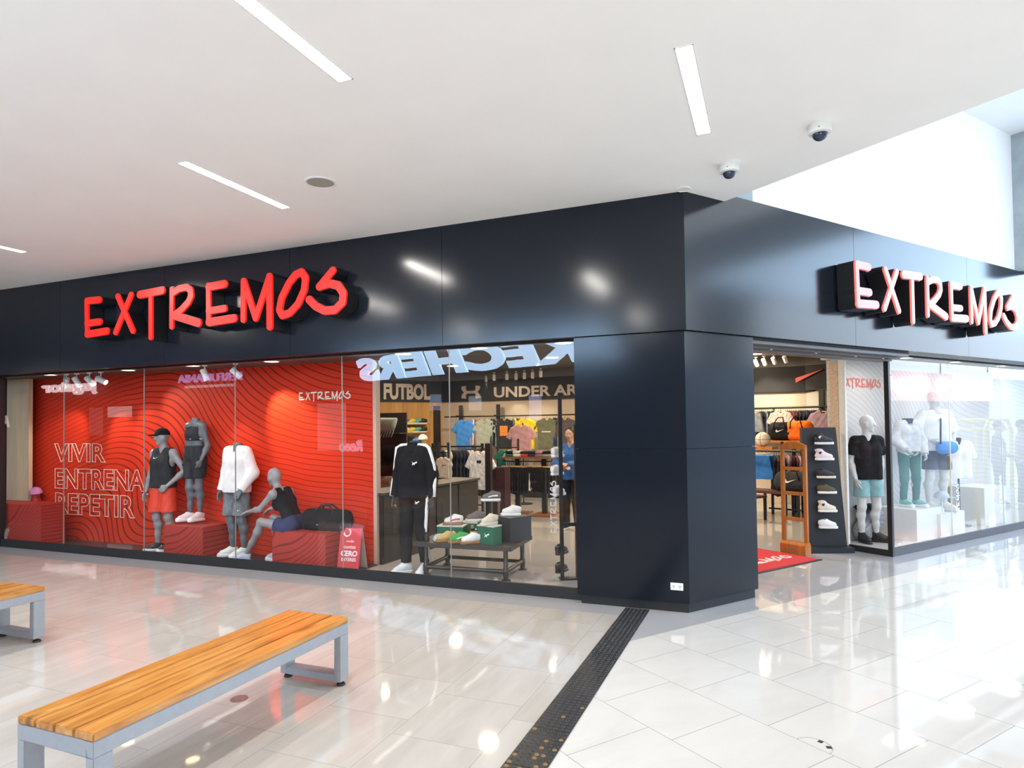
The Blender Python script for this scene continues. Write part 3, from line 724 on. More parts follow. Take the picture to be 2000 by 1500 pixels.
def shirt(name, J, m, parent, t=.012, sleeve='short', hem=.86, loose=.02, cuts=None, neck=None, h=.0085, wob=.0022, collar=False, sl=None):
    k = J['k']; pr = torso(J, t)
    lat = nrm(J['shr'] - J['shl'])
    if loose:
        for s in (-1, 1): pr.append(('rc', J['che'] + lat * s * .072 * k, V3((0, 0, 0)) + J['pel'] + lat * s * .080 * k - nrm(J['wai'] - J['pel']) * .12 * k, .086 * k + t + loose * .4, .086 * k + t + loose))
    up = nrm(J['nek'] - J['che'])
    cu = cuts if cuts is not None else [(V3((0, 0, hem)), (0, 0, -1))]
    nk = J['nek'] + up * (.035 * k if neck is None else neck)
    g = []
    if sleeve == 'none':
        cu = list(cu)
        for s, sg in (('l', -1), ('r', 1)): cu.append((J['sh' + s] - lat * sg * .018 * k, lat * sg + up * .12))
    g.append((pr, cu + [(nk, up)], .04 * k))
    if sleeve in ('short', 'long'):
        for s in 'lr':
            sh, el, wr = J['sh' + s], J['el' + s], J['wr' + s]
            if sleeve == 'short':
                d = nrm(el - sh); e = sh + d * (sl or .20) * k; g.append(([('rc', sh, e + d * .06, .066 * k + t, .066 * k + t + loose * .5)], [(e, d)], .03))
            else:
                d = nrm(wr - el); q = [('rc', sh, el, .062 * k + t, .054 * k + t + loose * .4), ('rc', el, wr + d * .05, .054 * k + t + loose * .4, .036 * k + t)]
                g.append((q, [(wr + d * .005, d)], .04))
    if collar:
        g.append(([('rc', J['nek'] - up * .03, J['nek'] + up * .12, .075 * k + t, .066 * k + t)], [(J['nek'] + up * .055 * k, up)], .02))
    return soft(name, g, m, parent, h, wob)
def shorts(name, J, m, parent, t=.02, hem=.56, top=1.0, wide=.03, h=.0085, wob=.002, pants=False, cuts=None):
    k = J['k']; pr = []; hl = nrm(J['hir'] - J['hil'])
    for s in (-1, 1): pr.append(('rc', J['pel'] + hl * s * .068 * k, J['wai'] + hl * s * .06 * k, .090 * k + t, .085 * k + t))
    g = [(pr, [(V3((0, 0, top)), (0, 0, 1))] if cuts is None else cuts, .03)]
    for s in 'lr':
        hi, kn, an = J['hi' + s], J['kn' + s], J['an' + s]
        if pants:
            g.append(([('rc', hi, kn, .086 * k + t, .060 * k + t), ('rc', kn, an + V3((0, 0, -.02)), .060 * k + t, .042 * k + t)], [(V3((0, 0, .10 * k if hem > .3 else hem)), (0, 0, -1))], .03))
        elif cuts is None:
            g.append(([('rc', hi, kn, .084 * k + t, .072 * k + t + wide)], [(V3((0, 0, hem)), (0, 0, -1))], .03))
        else:
            d = nrm(kn - hi); e = hi + d * hem; g.append(([('rc', hi, e + d * .05, .095 * k + t, .085 * k + t)], [(e, d)], .03))
    pr2 = [p for a in g for p in a[0]]
    return soft(name, g, m, parent, h, wob)

# ---------------------------------------------------------------- shoes: toe towards -y
def shoe_forms(high=0.0, chunky=0.0):
    sole = [('rc', (.004, -.085, .018), (0, .085, .018), .047, .037)]
    up = [('rc', (.004, -.078, .05), (0, .0, .055), .036, .036), ('rc', (0, -.01, .058), (0, .09, .062), .036, .034), ('rc', (.002, -.045, .068), (0, .035, .105), .022, .030),
          ('rc', (0, .05, .08), (0, .092, .098 + high), .034, .030), ('rc', (0, .03, .10), (0, .06, .10 + high), .030, .034)]
    cut = ('-rc', (0, .055, .112 + high), (0, .066, .2 + high), .026, .034)
    return ([(sole, [((0, 0, .0), (0, 0, -1)), ((0, 0, .034 + chunky), (0, 0, 1))], .01)], [(up + [cut], [((0, 0, .028), (0, 0, -1)), ((0, .07, .118 + high), (0, .25, 1))], .03)])
_shoes = {}
def shoe_mesh(kind):
    if kind not in _shoes:
        hi, ch = {'low': (0, 0), 'high': (.045, 0), 'runner': (.0, .010), 'ankle': (.02, 0)}[kind]
        s, u = shoe_forms(hi, ch)
        if kind == 'runner': s = [([('rc', (.004, -.092, .022), (0, .092, .026), .048, .043)], [((0, 0, 0), (0, 0, -1)), ((0, 0, .046), (0, .1, 1))], .01)]
        a = sdf_mesh(s, .0062); b = sdf_mesh(u, .0062)
        lc = MB()
        for i in range(5):
            y = -.035 + i * .017; z = .096 + (y + .035) * .48 + hi * .1
            lc.tube([(-.020, y, z - .010), (-.008, y - .003, z), (.008, y + .003, z), (.020, y, z - .010)], .0035, 6)
        _shoes[kind] = (mesh('sole', a, M_white, smooth=True), mesh('upper', b, M_white, smooth=True), mesh('laces', lc, M_white, smooth=True))
    return _shoes[kind]
def omat(o, m): o.material_slots[0].link = 'OBJECT'; o.material_slots[0].material = m; return o
def shoe_parts(parent, kind, up, sole, lace, logo=None, logom=None):
    a, b, c = shoe_mesh(kind)
    omat(link('sole', a, parent), sole); u = omat(link('upper', b, parent), up); omat(link('laces', c, parent), lace)
    if logo:
        for sx in (-1, 1):
            P = SWOOSH if logo == 'tick' else ([(0, 0), (.18, -.02), (.5, .10), (1, .12), (1, .3), (.5, .25), (.15, .12)] if logo == 'wave' else [(.5 + .5 * math.cos(a * PI / 8), .5 + .5 * math.sin(a * PI / 8)) for a in range(16)])
            w = .13 if logo != 'disc' else .045
            mb = MB(); y0, z0 = (-.04, .052) if logo != 'disc' else (.035, .085)
            xs = .0425 if logo != 'disc' else .040
            mb.prism([(y0 + (1 - px) * w if logo == 'tick' else y0 + px * w, z0 + py * w * .8) for px, py in P], sx * (xs - .012), sx * (xs + .0015), 0)
            obj('side_mark', mb, logom or M_white, u)
def shoe(name, lb, loc, rot, kind, up, sole, lace, group=None, logo=None, logom=None, scale=1.0):
    t = thing(name, lb, 'shoe', loc, rot, group, scale); shoe_parts(t, kind, up, sole, lace, logo, logom); return t
def worn(J, root, kind, up, sole, lace, logo=None, logom=None, zs=0.0):
    for s in 'lr':
        a = J['an' + s]; f = nrm(J['f' + s]); rz = math.atan2(f[0], -f[1])
        e = link('shoe', None, root, (a[0] - f[0] * -.0 + f[0] * .055, a[1] + f[1] * .055, zs), (0, 0, rz)); e.scale = (J['k'] * 1.05,) * 3
        shoe_parts_flat(e, kind, up, sole, lace, logo, logom)
def shoe_parts_flat(e, kind, up, sole, lace, logo, logom):
    a, b, c = shoe_mesh(kind)
    omat(link('sole', a, e), sole); omat(link('upper', b, e), up); omat(link('laces', c, e), lace)
    if logo:
        mb = MB()
        for sx in (-1, 1):
            mb.prism([(-.04 + (1 - px) * .14, .050 + py * .11) for px, py in SWOOSH], sx * .026, sx * .0395, 0)
        obj('side_mark', mb, logom, e)

def chest_logo(root, poly, w, x, y, z, m, ry=0.0, rz=0.0):
    return obj('emblem', logo_mb(poly, w, .004), m, root, (x, y, z), (0, ry, rz))

B_blk = fab('black', (.012, .012, .015)); B_char = fab('charcoal', (.035, .037, .042)); B_red = mat('red_short_cloth', (.72, .055, .02), .6, 0, .1, 10, .3, 18)
B_white = fab('white', (.82, .82, .82), .03); B_grey = fab('grey_marl', (.16, .18, .20), .35); B_teal = fab('pale_teal', (.25, .42, .44)); B_navy = fab('navy', (.02, .03, .07))
B_blue = fab('bright_blue', (.06, .26, .72)); B_cream = fab('cream', (.68, .62, .52)); B_pink = fab('dusty_pink', (.44, .25, .27)); B_yel = fab('yellow', (.85, .70, .03)); B_olive = fab('olive', (.16, .17, .11)); B_gg = fab('grey_green', (.36, .42, .37))
B_plum = fab('plum', (.10, .03, .045)); B_lil = fab('mauve', (.30, .21, .26)); B_cobalt = fab('cobalt', (.02, .05, .25)); B_pale = fab('pale_blue', (.55, .62, .70)); B_orange = fab('orange', (.9, .18, .02)); B_green = fab('deep_green', (.03, .16, .13)); B_brown = fab('brown', (.12, .06, .03))
S_white = mat('white_shoe', (.80, .80, .80), .5, 0, .02); S_blk = mat('black_shoe', (.015, .015, .017), .55); S_gum = mat('gum_sole', (.30, .16, .06), .6); S_lilac = mat('pale_lilac_shoe', (.50, .55, .68), .5, 0, .06); S_pinkw = mat('pale_pink_shoe', (.78, .66, .68), .5, 0, .04)
S_cream = mat('cream_shoe', (.72, .66, .55), .55, 0, .04); S_green = mat('green_suede', (.05, .36, .07), .8); S_tan = mat('tan_suede', (.55, .38, .15), .8); S_grey = mat('grey_suede', (.17, .15, .15), .8); S_olive = mat('olive_canvas', (.10, .08, .04), .8); S_mint = mat('mint_white_shoe', (.74, .82, .76), .5, 0, .04)
S_red = mat('red_trim', (.6, .04, .03), .5); S_yel = mat('yellow_shoe', (.85, .65, .05), .45); S_bl = mat('blue_shoe', (.10, .18, .60), .45); S_aqua = mat('aqua_shoe', (.12, .45, .40), .45); S_lim = mat('lime_shoe', (.60, .70, .08), .45)

ZD = .015
def Lpos(px, py, z): u, v, _ = uvL(at_F(px, py, z)); return u, v
# --- capped man in black vest and red shorts
P = PL(7.36, .55, ZD)
R1 = thing('mannequin', 'grey mannequin in a black cap, black sleeveless top and red shorts', 'mannequin', P, AL + .15, 'mannequins in the red window display')
J = pose(1.77, elr=(.33, .05, 1.17), wrr=(.17, -.12, .965), pr=(-.3, .9, 0), ell=(-.225, .02, 1.13), wrl=(-.27, -.03, .88), face=(-.55, -1, -.05), hr=(-.7, -.2, -.55), fl=(-.75, -1, 0), fr=(-.55, -1, 0), hed=(-.01, -.02, 1.665))
body('body', J, M_mann, R1)
shirt('sleeveless_top', J, B_char, R1, .014, 'none', .915, .018)
shorts('shorts', J, B_red, R1, .012, .57, 1.0, .035)
g = J['hed']; k = J['k']; f = nrm(J['face']); sd = np.cross(f, (0, 0, 1))
obj('cap', sdf_mesh([([('el', g + V3((0, 0, .045)) - f * .008, (.088, .103, .088), np.stack([sd, -f, V3((0, 0, 1))], 1))], [(g + V3((0, 0, .030)), (0, 0, -1))], .01),
     ([('el', g + f * .10 + V3((0, 0, .036)), (.072, .085, .012), np.stack([sd, -f, V3((0, 0, 1))], 1))], None, .01)], .007), B_blk, R1, smooth=True)
chest_logo(R1, SWOOSH, .075, -.01, -.135, 1.33, S_white)
chest_logo(R1, SWOOSH, .05, -.16, -.105, .82, S_white)
worn(J, R1, 'runner', S_blk, S_white, S_blk, 'tick', S_white)
# --- woman in sports top on the raised box
zb = .42
R2 = thing('mannequin', 'headless grey mannequin in a black sports top and tight shorts on the raised block', 'mannequin', PL(6.80, .60, .47), AL, 'mannequins in the red window display')
J = pose(1.68, True, elr=(.20, .05, 1.13), wrr=(.20, -.07, .92), ell=(-.20, .05, 1.13), wrl=(-.18, -.03, .90), knl=(-.05, -.06, .50), anl=(-.085, -.02, .09), knr=(.075, .0, .50), anr=(.06, .03, .09), fl=(-.5, -1, 0), fr=(-.1, -1, 0))
body('body', J, M_manndark, R2, False)
cu = [(V3((0, 0, 1.13)), (0, 0, -1)), (V3((0, 0, 1.37)), (0, -.75, 1))]
shirt('sports_top', J, B_char, R2, .012, 'none', 1.13, 0, cu, wob=0)
obj('waistband', sdf_mesh([(torso(J, .011), [(V3((0, 0, 1.135)), (0, 0, -1)), (V3((0, 0, 1.165)), (0, 0, 1))], .04)], .008), fab('pale_band', (.4, .4, .42)), R2, smooth=True)
shorts('tight_shorts', J, B_char, R2, .020, .60, 1.06, -.012, wob=.0008)
worn(J, R2, 'runner', S_pinkw, S_white, S_white)
# --- headless man, white long-sleeved top, grey shorts
R3 = thing('mannequin', 'headless grey mannequin in a white long sleeved top and grey shorts', 'mannequin', PL(6.03, .60, ZD), AL - .05, 'mannequins in the red window display')
J = pose(1.80, ell=(-.225, .04, 1.14), wrl=(-.25, -.04, .90), elr=(.245, .04, 1.14), wrr=(.18, -.10, .92), pr=(-.4, .9, 0), fl=(-.75, -1, 0), fr=(-.65, -1, 0))
body('body', J, M_manndark, R3, False)
shirt('long_sleeved_top', J, B_white, R3, .016, 'long', .88, .03)
shorts('shorts', J, B_grey, R3, .012, .57, 1.0, .035)
chest_logo(R3, SWOOSH, .05, .17, -.13, .64, S_white)
worn(J, R3, 'runner', S_mint, S_white, S_white)
# --- seated woman, seen from her side, facing left
R4 = thing('mannequin', 'seated grey mannequin in a black vest leaning forward on the low red block', 'mannequin', PL(4.92, .43, ZD), AL, 'mannequins in the red window display')
J = pose(1.74, True, pel=(0, 0, .53), wai=(-.05, 0, .66), che=(-.14, 0, .83), nek=(-.24, 0, .985), hed=(-.33, 0, 1.15), shl=(-.205, -.16, .94), shr=(-.205, .16, .94), ell=(-.40, -.19, .74), elr=(-.36, .2, .74),
         wrl=(-.62, -.15, .70), wrr=(-.55, .17, .70), hil=(-.02, -.09, .50), hir=(-.02, .09, .50), knl=(-.46, -.10, .56), knr=(-.44, .11, .58), anl=(-.78, -.06, .09), anr=(-.38, .10, .09), fl=(-1, -.15, 0), fr=(-1, .15, 0),
         face=(-1, 0, -.05), pl=(0, 0, -1), pr=(0, 0, -1), hl=(-1, 0, -.35), hr=(-.9, 0, -.6))
for q in ('anl',): J[q] = V3((-.72, -.08, .09))
body('body', J, M_mann, R4)
ax = nrm(J['che'] - J['pel'])
cu = [(J['pel'] + ax * .02, -ax)]
shirt('vest', J, B_blk, R4, .010, 'none', 0, 0, cu, wob=.001, neck=.0)
shorts('short_tights', J, fab('blue_grey', (.04, .05, .12)), R4, .022, .17, 0, 0, cuts=[(J['pel'] + ax * .10, ax)])
worn(J, R4, 'runner', S_lilac, S_white, S_white)
# --- tracksuit
P = at_F(800, 1108, 0)
u, v, _ = uvL(P)
R5 = thing('mannequin', 'headless mannequin in a black tracksuit with white side stripes', 'mannequin', PL(3.25, .60, 0), AL + .05)
J = pose(1.84, ell=(-.215, .03, 1.15), wrl=(-.25, -.02, .90), elr=(.215, .03, 1.15), wrr=(.235, -.02, .90), fl=(-.6, -1, 0), fr=(-.1, -1, 0), anl=(-.10, -.04, .09), anr=(.12, .05, .09))
body('body', J, mat('black_mannequin', (.05, .05, .055), .25), R5, False)
shirt('track_jacket', J, B_blk, R5, .013, 'long', .90, .022, collar=True)
shorts('track_trousers', J, B_blk, R5, .018, .13, 1.0, 0, pants=True)
mb = MB()
for s, sg in (('l', -1), ('r', 1)):
    sh, el, wr = [J[q + s] for q in ('sh', 'el', 'wr')]
    pts = [J['nek'] + V3((sg * .07, -.045, .025)), sh + V3((sg * .0, -.03, .066)), sh + V3((sg * .048, -.045, .040)), (sh + el) / 2 + V3((sg * .060, -.025, 0)), el + V3((sg * .052, -.025, 0)), (el + wr) / 2 + V3((sg * .044, -.03, 0)), wr + V3((sg * .034, -.02, 0))]
    mb.tube(pts, .024, 8)
obj('sleeve_stripe', mb, B_white, R5, smooth=True)
mb = MB()
for s, sg in (('r', 1),):
    hi, kn, an = [J[q + s] for q in ('hi', 'kn', 'an')]
    mb.tube([hi + V3((sg * .088, -.03, .04)), hi * .6 + kn * .4 + V3((sg * .080, -.035, 0)), kn + V3((sg * .060, -.03, 0)), (kn + an) / 2 + V3((sg * .058, -.02, 0)), an + V3((sg * .045, -.01, .03))], .024, 8)
obj('leg_stripe', mb, B_white, R5, smooth=True)
chest_logo(R5, PUMA, .07, .085, -.158, 1.30, S_white, 0, 0); chest_logo(R5, PUMA, .06, .10, -.13, .84, S_white)
worn(J, R5, 'runner', mat('ice_white_shoe', (.72, .78, .82), .5, 0, .04), S_white, S_white)
# --- man in black tee and teal shorts in the right-hand bay
R6 = thing('mannequin', 'pale mannequin in a black t-shirt and pale teal shorts beside the doorway', 'mannequin', PR(4.45, .82, .06), -.02, 'mannequins in the white window display')
J = pose(1.78, ell=(-.215, .04, 1.14), wrl=(-.205, -.07, .90), elr=(.215, .06, 1.14), wrr=(.235, .08, .92), face=(.75, -.7, 0), fl=(.1, -1, 0), fr=(.9, -.6, 0), anl=(-.10, 0, .09), knl=(-.11, -.03, .5))
body('body', J, M_mannlight, R6)
shirt('t_shirt', J, B_blk, R6, .012, 'short', .88, .02, sl=.20)
shorts('shorts', J, B_teal, R6, .012, .64, .98, .03)
worn(J, R6, 'ankle', S_blk, S_blk, S_blk)
# --- behind the right-hand glass
pw = lambda px, py, v: at_R(px, py, v)
R7 = thing('mannequin', 'headless pale mannequin in a grey jacket with a navy collar and green leggings', 'mannequin', PR(*uvR(at_R(1778, 984, .70))[:2], .50), -.05, 'mannequins in the white window display')
J = pose(1.50, True, ell=(-.22, .0, 1.15), wrl=(-.14, -.16, 1.0), elr=(.22, .0, 1.13), wrr=(.19, -.14, .92), fl=(.4, -1, 0), fr=(.6, -1, 0))
body('body', J, M_mannlight, R7, False)
shirt('jacket', J, fab('cloud_grey', (.55, .57, .60)), R7, .016, 'long', .80, .02)
g = J['nek']; obj('collar', MB().lathe([(.075, -.02), (.072, .05), (.060, .055), (.060, -.02)], 20), B_navy, R7, tuple(g), smooth='auto')
obj('shoulder_panel', sdf_mesh([(torso(J, .020), [(V3((0, 0, 1.02)), (0, 0, -1)), (V3((0, 0, 1.12)), (0, 0, 1))], .04)], .01), B_pale, R7, smooth=True)
shorts('leggings', J, B_green, R7, .008, .1, .90, 0, pants=True)
worn(J, R7, 'runner', S_aqua, S_white, S_white)
R8 = thing('mannequin', 'pale mannequin with a head in a loose white t-shirt and dark shorts', 'mannequin', PR(*uvR(at_F(1845, 1000, .06))[:2], .22), -.1, 'mannequins in the white window display')
u8, v8, _ = uvR(at_R(1825, 900, .62)); R8.location = PR(u8 + .05, .62, .40)
J = pose(1.80, face=(.75, -.7, 0), ell=(-.30, .02, 1.18), wrl=(-.16, -.17, 1.06), elr=(.27, .05, 1.14), wrr=(.16, -.10, .93), fl=(.8, -1, 0), fr=(.7, -1, 0))
body('body', J, M_mannlight, R8)
shirt('t_shirt', J, B_white, R8, .02, 'short', .90, .045, sl=.26)
shorts('shorts', J, fab('ink', (.05, .05, .09)), R8, .012, .62, 1.0, .03)
worn(J, R8, 'runner', S_white, S_white, S_white)
u9, v9, _ = uvR(at_R(1878, 900, .75))
R9 = thing('dress_form', 'headless dark torso form in a white t-shirt on a black stand behind the right window', 'mannequin', PR(u9, .80, .06), -.1, 'mannequins in the white window display')
J = pose(1.62, ell=(-.25, .04, 1.15), elr=(.25, .04, 1.15), wrl=(-.26, 0, .95), wrr=(.26, 0, .95))
soft('form', [(torso(J), [(V3((0, 0, .80)), (0, 0, -1))], .04), ([('rc', J['nek'] - V3((0, 0, .04)), J['nek'] + V3((0, 0, .2)), .058, .05)], [(J['nek'] + V3((0, 0, .08)), (0, 0, 1))], .02)], M_blackm, R9)
shirt('t_shirt', J, B_white, R9, .018, 'short', .76, .03, sl=.24)
obj('stand', MB().tube([(0, 0, .02), (0, 0, .85)], .015, 10).lathe([(.16, 0), (.16, .012), (.02, .03)], 24), M_steel, R9, smooth='auto')
# ================================================================ lettering of the shop sign: brush strokes traced once on the left-hand sign
def _c(px, py):      # from the enlarged left sign to metres on its own face plane
    u, v, z = uvL(at_L(140 + px / 3.448, 500 + py / 3.448, -.27)); return (-u, z)
def _w(px): return px / 3.448 * .0080
GL = []
def G(*strokes):
    out = []
    for pts, wd in strokes:
        q = [_c(*p) for p in pts]
        for i in range(len(q) - 1): out.append((q[i], q[i + 1], wd))
    GL.append(out)
G(([(108, 300), (112, 530)], 15), ([(112, 304), (192, 296)], 20), ([(112, 455), (195, 444)], 20), ([(114, 528), (243, 506)], 21))
G(([(318, 273), (419, 505)], 17), ([(408, 262), (303, 515)], 17))
G(([(466, 262), (617, 233)], 22), ([(540, 255), (540, 550)], 15))
G(([(682, 225), (680, 478)], 15), ([(690, 250), (730, 222), (780, 212), (808, 230), (812, 270), (795, 310), (750, 360), (700, 400)], 19), ([(700, 402), (862, 452)], 22))
G(([(928, 200), (930, 448)], 16), ([(930, 210), (1036, 190)], 21), ([(930, 372), (1036, 355)], 19), ([(932, 447), (1100, 421)], 22))
G(([(1164, 170), (1162, 430)], 17), ([(1166, 172), (1246, 420)], 18), ([(1246, 420), (1338, 140)], 18), ([(1338, 140), (1341, 478)], 19))
G(([(1555, 110), (1580, 150), (1572, 230), (1530, 325), (1475, 385), (1425, 402), (1405, 365), (1420, 285), (1470, 185), (1515, 128), (1555, 110)], 19))
G(([(1765, 98), (1672, 208)], 18), ([(1674, 208), (1740, 186), (1800, 200), (1836, 255), (1830, 315), (1780, 365), (1710, 370), (1650, 340), (1606, 296)], 20))
allp = [p for g in GL for s in g for p in s[:2]]
gx0, gx1 = min(p[0] for p in allp), max(p[0] for p in allp); gz0, gz1 = min(p[1] for p in allp), max(p[1] for p in allp)
GLC = ((gx0 + gx1) / 2, (gz0 + gz1) / 2); GLW = gx1 - gx0
def letter_mb(strokes, s, y0, y1, grow=0.0, mb=None):
    mb = mb or MB()
    for i, (a, b, wd) in enumerate(strokes):
        a = ((a[0] - GLC[0]) * s, (a[1] - GLC[1]) * s); b = ((b[0] - GLC[0]) * s, (b[1] - GLC[1]) * s); w = _w(wd) * s + grow
        mb.prism(stroke_poly(a, b, w, w), y0 - .0004 * i * s, y1, 1)
    return mb
def hand_text(mb, s, y0=-.004, y1=.0):
    for g in GL: letter_mb(g, s, y0, y1, 0, mb)
    return mb
M_return = mat('black_letter_return', (.016, .016, .019), .28, 0, .05)
def sign(loc, rot, s, face_m, lb):
    t = thing('shop_sign', lb, 'sign', loc, rot)
    for i, g in enumerate(GL):
        a = obj('letter', letter_mb(g, s, .0, .19, .006), M_return, t)
        obj('letter_face', letter_mb(g, s, -.022, .004, -.002), face_m, a)
    return t
def face_glow(name, base, emit, e): return mat(name, base, .35, 0, 0, emit=emit, estr=e)
sign(PL(-GLC[0], -.27, GLC[1]), AL, 1.0, face_glow('red_sign_face', (.55, .008, .004), (1, .010, .004), .88), 'glowing red hand lettered shop sign on the long left fascia')
uR0, uR1 = uvR(at_R(1671, 560, -.30))[0], uvR(at_R(1989, 620, -.30))[0]
zR = (uvR(at_R(1672, 505, -.30))[2] + uvR(at_R(1672, 605, -.30))[2]) / 2
cR = at_R(1830, 582, -.30)
sign(PR((uR0 + uR1) / 2, -.285, 3.20), AR, (uR1 - uR0 - .06) / GLW, face_glow('pink_red_sign_face', (.85, .22, .19), (1, .11, .075), .82), 'pinkish red hand lettered shop sign on the right fascia above the doorway window')

# ================================================================ red window display
def outlined(txt, x0, y0, x1, y1, vv, lb, m, r=.006):
    """outline lettering on the red wall; pixel corners give its box"""
    ua, _, za = uvL(at_L(x0, y1, vv)); ub, _, zb_ = uvL(at_L(x1, y0, vv))
    mb = text_mb(txt, 1.0, 0, .02, 0, .001, 1, 1.0, 'LEFT'); X = [v[0] for v in mb.v]; Z = [v[2] for v in mb.v]
    sx = (ua - ub) / (max(X) - min(X)); sz = (zb_ - za) / (max(Z) - min(Z))
    return (ua, za, sx, sz)
M_line = mat('cream_outline', (.75, .62, .50), .5, 0, 0)
for txt, bx in (('VIVIR', (106, 866, 207, 903)), ('ENTRENA', (107, 916, 284, 957)), ('REPETIR', (108, 965, 264, 1008))):
    ua, _, za = uvL(at_L(bx[0], bx[3], .815)); ub, _, zt = uvL(at_L(bx[2], bx[1], .815)); ua2, _, zb2 = uvL(at_L(bx[0], bx[1], .815))
    t = text_mb(txt, 1.0, 0, .028, 0, .013, 1, 1.02, 'LEFT'); X = [v[0] for v in t.v]; Z = [v[2] for v in t.v]
    zlo = (za + uvL(at_L(bx[2], bx[3], .815))[2]) / 2; zhi = (zb2 + zt) / 2
    sx = (ua - ub) / (max(X) - min(X)); sz = (zhi - zlo) / (max(Z) - min(Z)); x0, z0 = min(X), min(Z)
    t.v = [((v[0] - x0) * sx, v[1] * .3, (v[2] - z0) * sz) for v in t.v]
    o = obj('wall_lettering', t, M_line, None, PL(ua, .814, zlo), AL)
    tag(o, {'VIVIR': 'top line of outlined cream lettering on the red wall', 'ENTRENA': 'middle and widest line of outlined cream lettering on the red wall', 'REPETIR': 'bottom line of outlined cream lettering on the red wall'}[txt], 'lettering', 'outlined slogan on the red wall')
def hand_on(P0, rot, width, m, lb, name='wall_lettering', rx=0.0, ry=0.0, grp=None, mirror=False):
    s = width / GLW; mb = hand_text(MB(), s, -.003, 0)
    o = obj(name, mb, m, None, P0, (rx, ry, rot)); tag(o, lb, 'lettering', grp); return o
a, b = at_L(585, 774, .815), at_L(684, 774, .815)
hand_on((a + b) / 2, AL, (a - b).length, mat('cream_lettering', (.80, .70, .58), .5, 0, 0), 'small cream hand lettered shop name on the red wall')
M_redbox = wave_mat('red_block_print', (.42, .035, .025), (.10, .008, .010), .9, -.5, .075, 1.0, .10, .5, .7, seed=2.0)
def block(lb, u0, u1, v0, v1, z0, z1, m, name='display_block', P=PL, rot=AL, sg=-1, grp=None):
    t = obj(name, MB().box(-(u1 - u0) / 2, (u1 - u0) / 2, -(v1 - v0) / 2, (v1 - v0) / 2, 0, z1 - z0), m, None, P((u0 + u1) / 2, (v0 + v1) / 2, z0), rot, .003)
    return tag(t, lb, 'display block', grp)
XL1 = -uvL(at_L(80, 1000, .2))[0]; XC = uvL(at_L(70, 960, .68))
block('taller red block with contour lines under the sports bra mannequin', 6.33, 7.05, .30, .80, ZD, .44, M_redbox)
block('low red block with contour lines that the seated mannequin sits on', 4.28, 5.10, .24, .78, ZD, .47, M_redbox)
block('red block with contour lines filling the far left corner of the window', -XL1, 10.95, .20, .56, ZD, uvL(at_L(40, 985, .2))[2], M_redbox)
M_pinkcap = fab('orchid_pink', (.55, .22, .45))
t = thing('cap', 'pink baseball cap at the left end of the red window', 'cap', PL(XC[0], .68, XC[2] - .03), AL + .9)
obj('crown', sdf_mesh([([('el', (0, 0, 0), (.095, .11, .105))], [((0, 0, 0), (0, 0, -1))], .01)], .008), M_pinkcap, t, smooth=True)
obj('brim', sdf_mesh([([('el', (0, -.11, .003), (.08, .10, .012))], None, .01)], .007), M_pinkcap, t, smooth=True)
obj('stand', MB().lathe([(.07, -.13), (.07, -.11), (.05, 0), (.001, .02)], 20), M_redprint, t, smooth='auto')
block('red plinth carrying the pink cap', XC[0] - .16, XC[0] + .12, .60, .78, ZD, XC[2] - .165, M_redprint)
# duffel bag
t = thing('duffel_bag', 'black sports duffel bag with a white tick lying behind the seated mannequin', 'bag', PL(4.47, .52, .47), AL + .05)
obj('bag_body', sdf_mesh([([('rc', (-.26, 0, .13), (.26, 0, .13), .13, .13), ('rc', (-.22, -.03, .09), (.22, -.03, .09), .10, .10), ('rc', (-.22, .03, .09), (.22, .03, .09), .10, .10)], [((0, 0, 0), (0, 0, -1)), ((.31, 0, 0), (1, 0, 0)), ((-.31, 0, 0), (-1, 0, 0))], .06)], .01, .003), B_blk, t, smooth=True)
mb = MB()
for y in (-.06, .06): mb.tube([(-.13, y * 1.9, .14), (-.12, y, .25), (-.06, y * .6, .31), (.06, y * .6, .31), (.12, y, .25), (.13, y * 1.9, .14)], .014, 8)
obj('handles', mb, B_char, t, smooth=True)
obj('zip', MB().box(-.25, .25, -.012, .012, .255, .264), B_char, t)
obj('emblem', logo_mb(SWOOSH, .20, .006), S_white, t, (.02, -.135, .075), (-.15, 0, 0))
mb = MB().box(-.30, -.285, -.11, .11, .04, .2); obj('end_panel', mb, B_char, t)
# leaning promotional board
t = thing('promotion_board', 'red A-frame board with white lettering leaning at the right end of the red display', 'sign board', PL(4.06, .42, ZD), AL + .12)
mb = MB(); w, h, dz = .145, .50, .14
obj('front_panel', MB().add([(-w, -.06, 0), (w, -.06, 0), (w, -.055, 0), (-w, -.055, 0), (-w, .05, h), (w, .05, h), (w, .055, h), (-w, .055, h)], [(0, 1, 5, 4), (3, 7, 6, 2), (0, 4, 7, 3), (1, 2, 6, 5), (4, 5, 6, 7), (0, 3, 2, 1)]), mat('promo_red', (.62, .03, .035), .4, 0, .03), t)
obj('back_panel', MB().add([(-w, .17, 0), (w, .17, 0), (w, .175, 0), (-w, .175, 0), (-w, .055, h), (w, .055, h), (w, .06, h), (-w, .06, h)], [(0, 1, 5, 4), (3, 7, 6, 2), (0, 4, 7, 3), (1, 2, 6, 5), (4, 5, 6, 7), (0, 3, 2, 1)]), mat('grey_card', (.45, .43, .42), .6), t)
tl = MB()
for s, sz, z, off in (('cuotas', .062, .262, .0), ('CERO', .085, .175, .003), ('INTERES', .054, .115, .001), ('credix', .042, .335, .0)):
    q = text_mb(s, sz, .002, off); zz = z; q.v = [(v[0], v[1] - .062 + (v[2] + zz) * .22, v[2] + zz) for v in q.v]; tl.add(q.v, q.f)
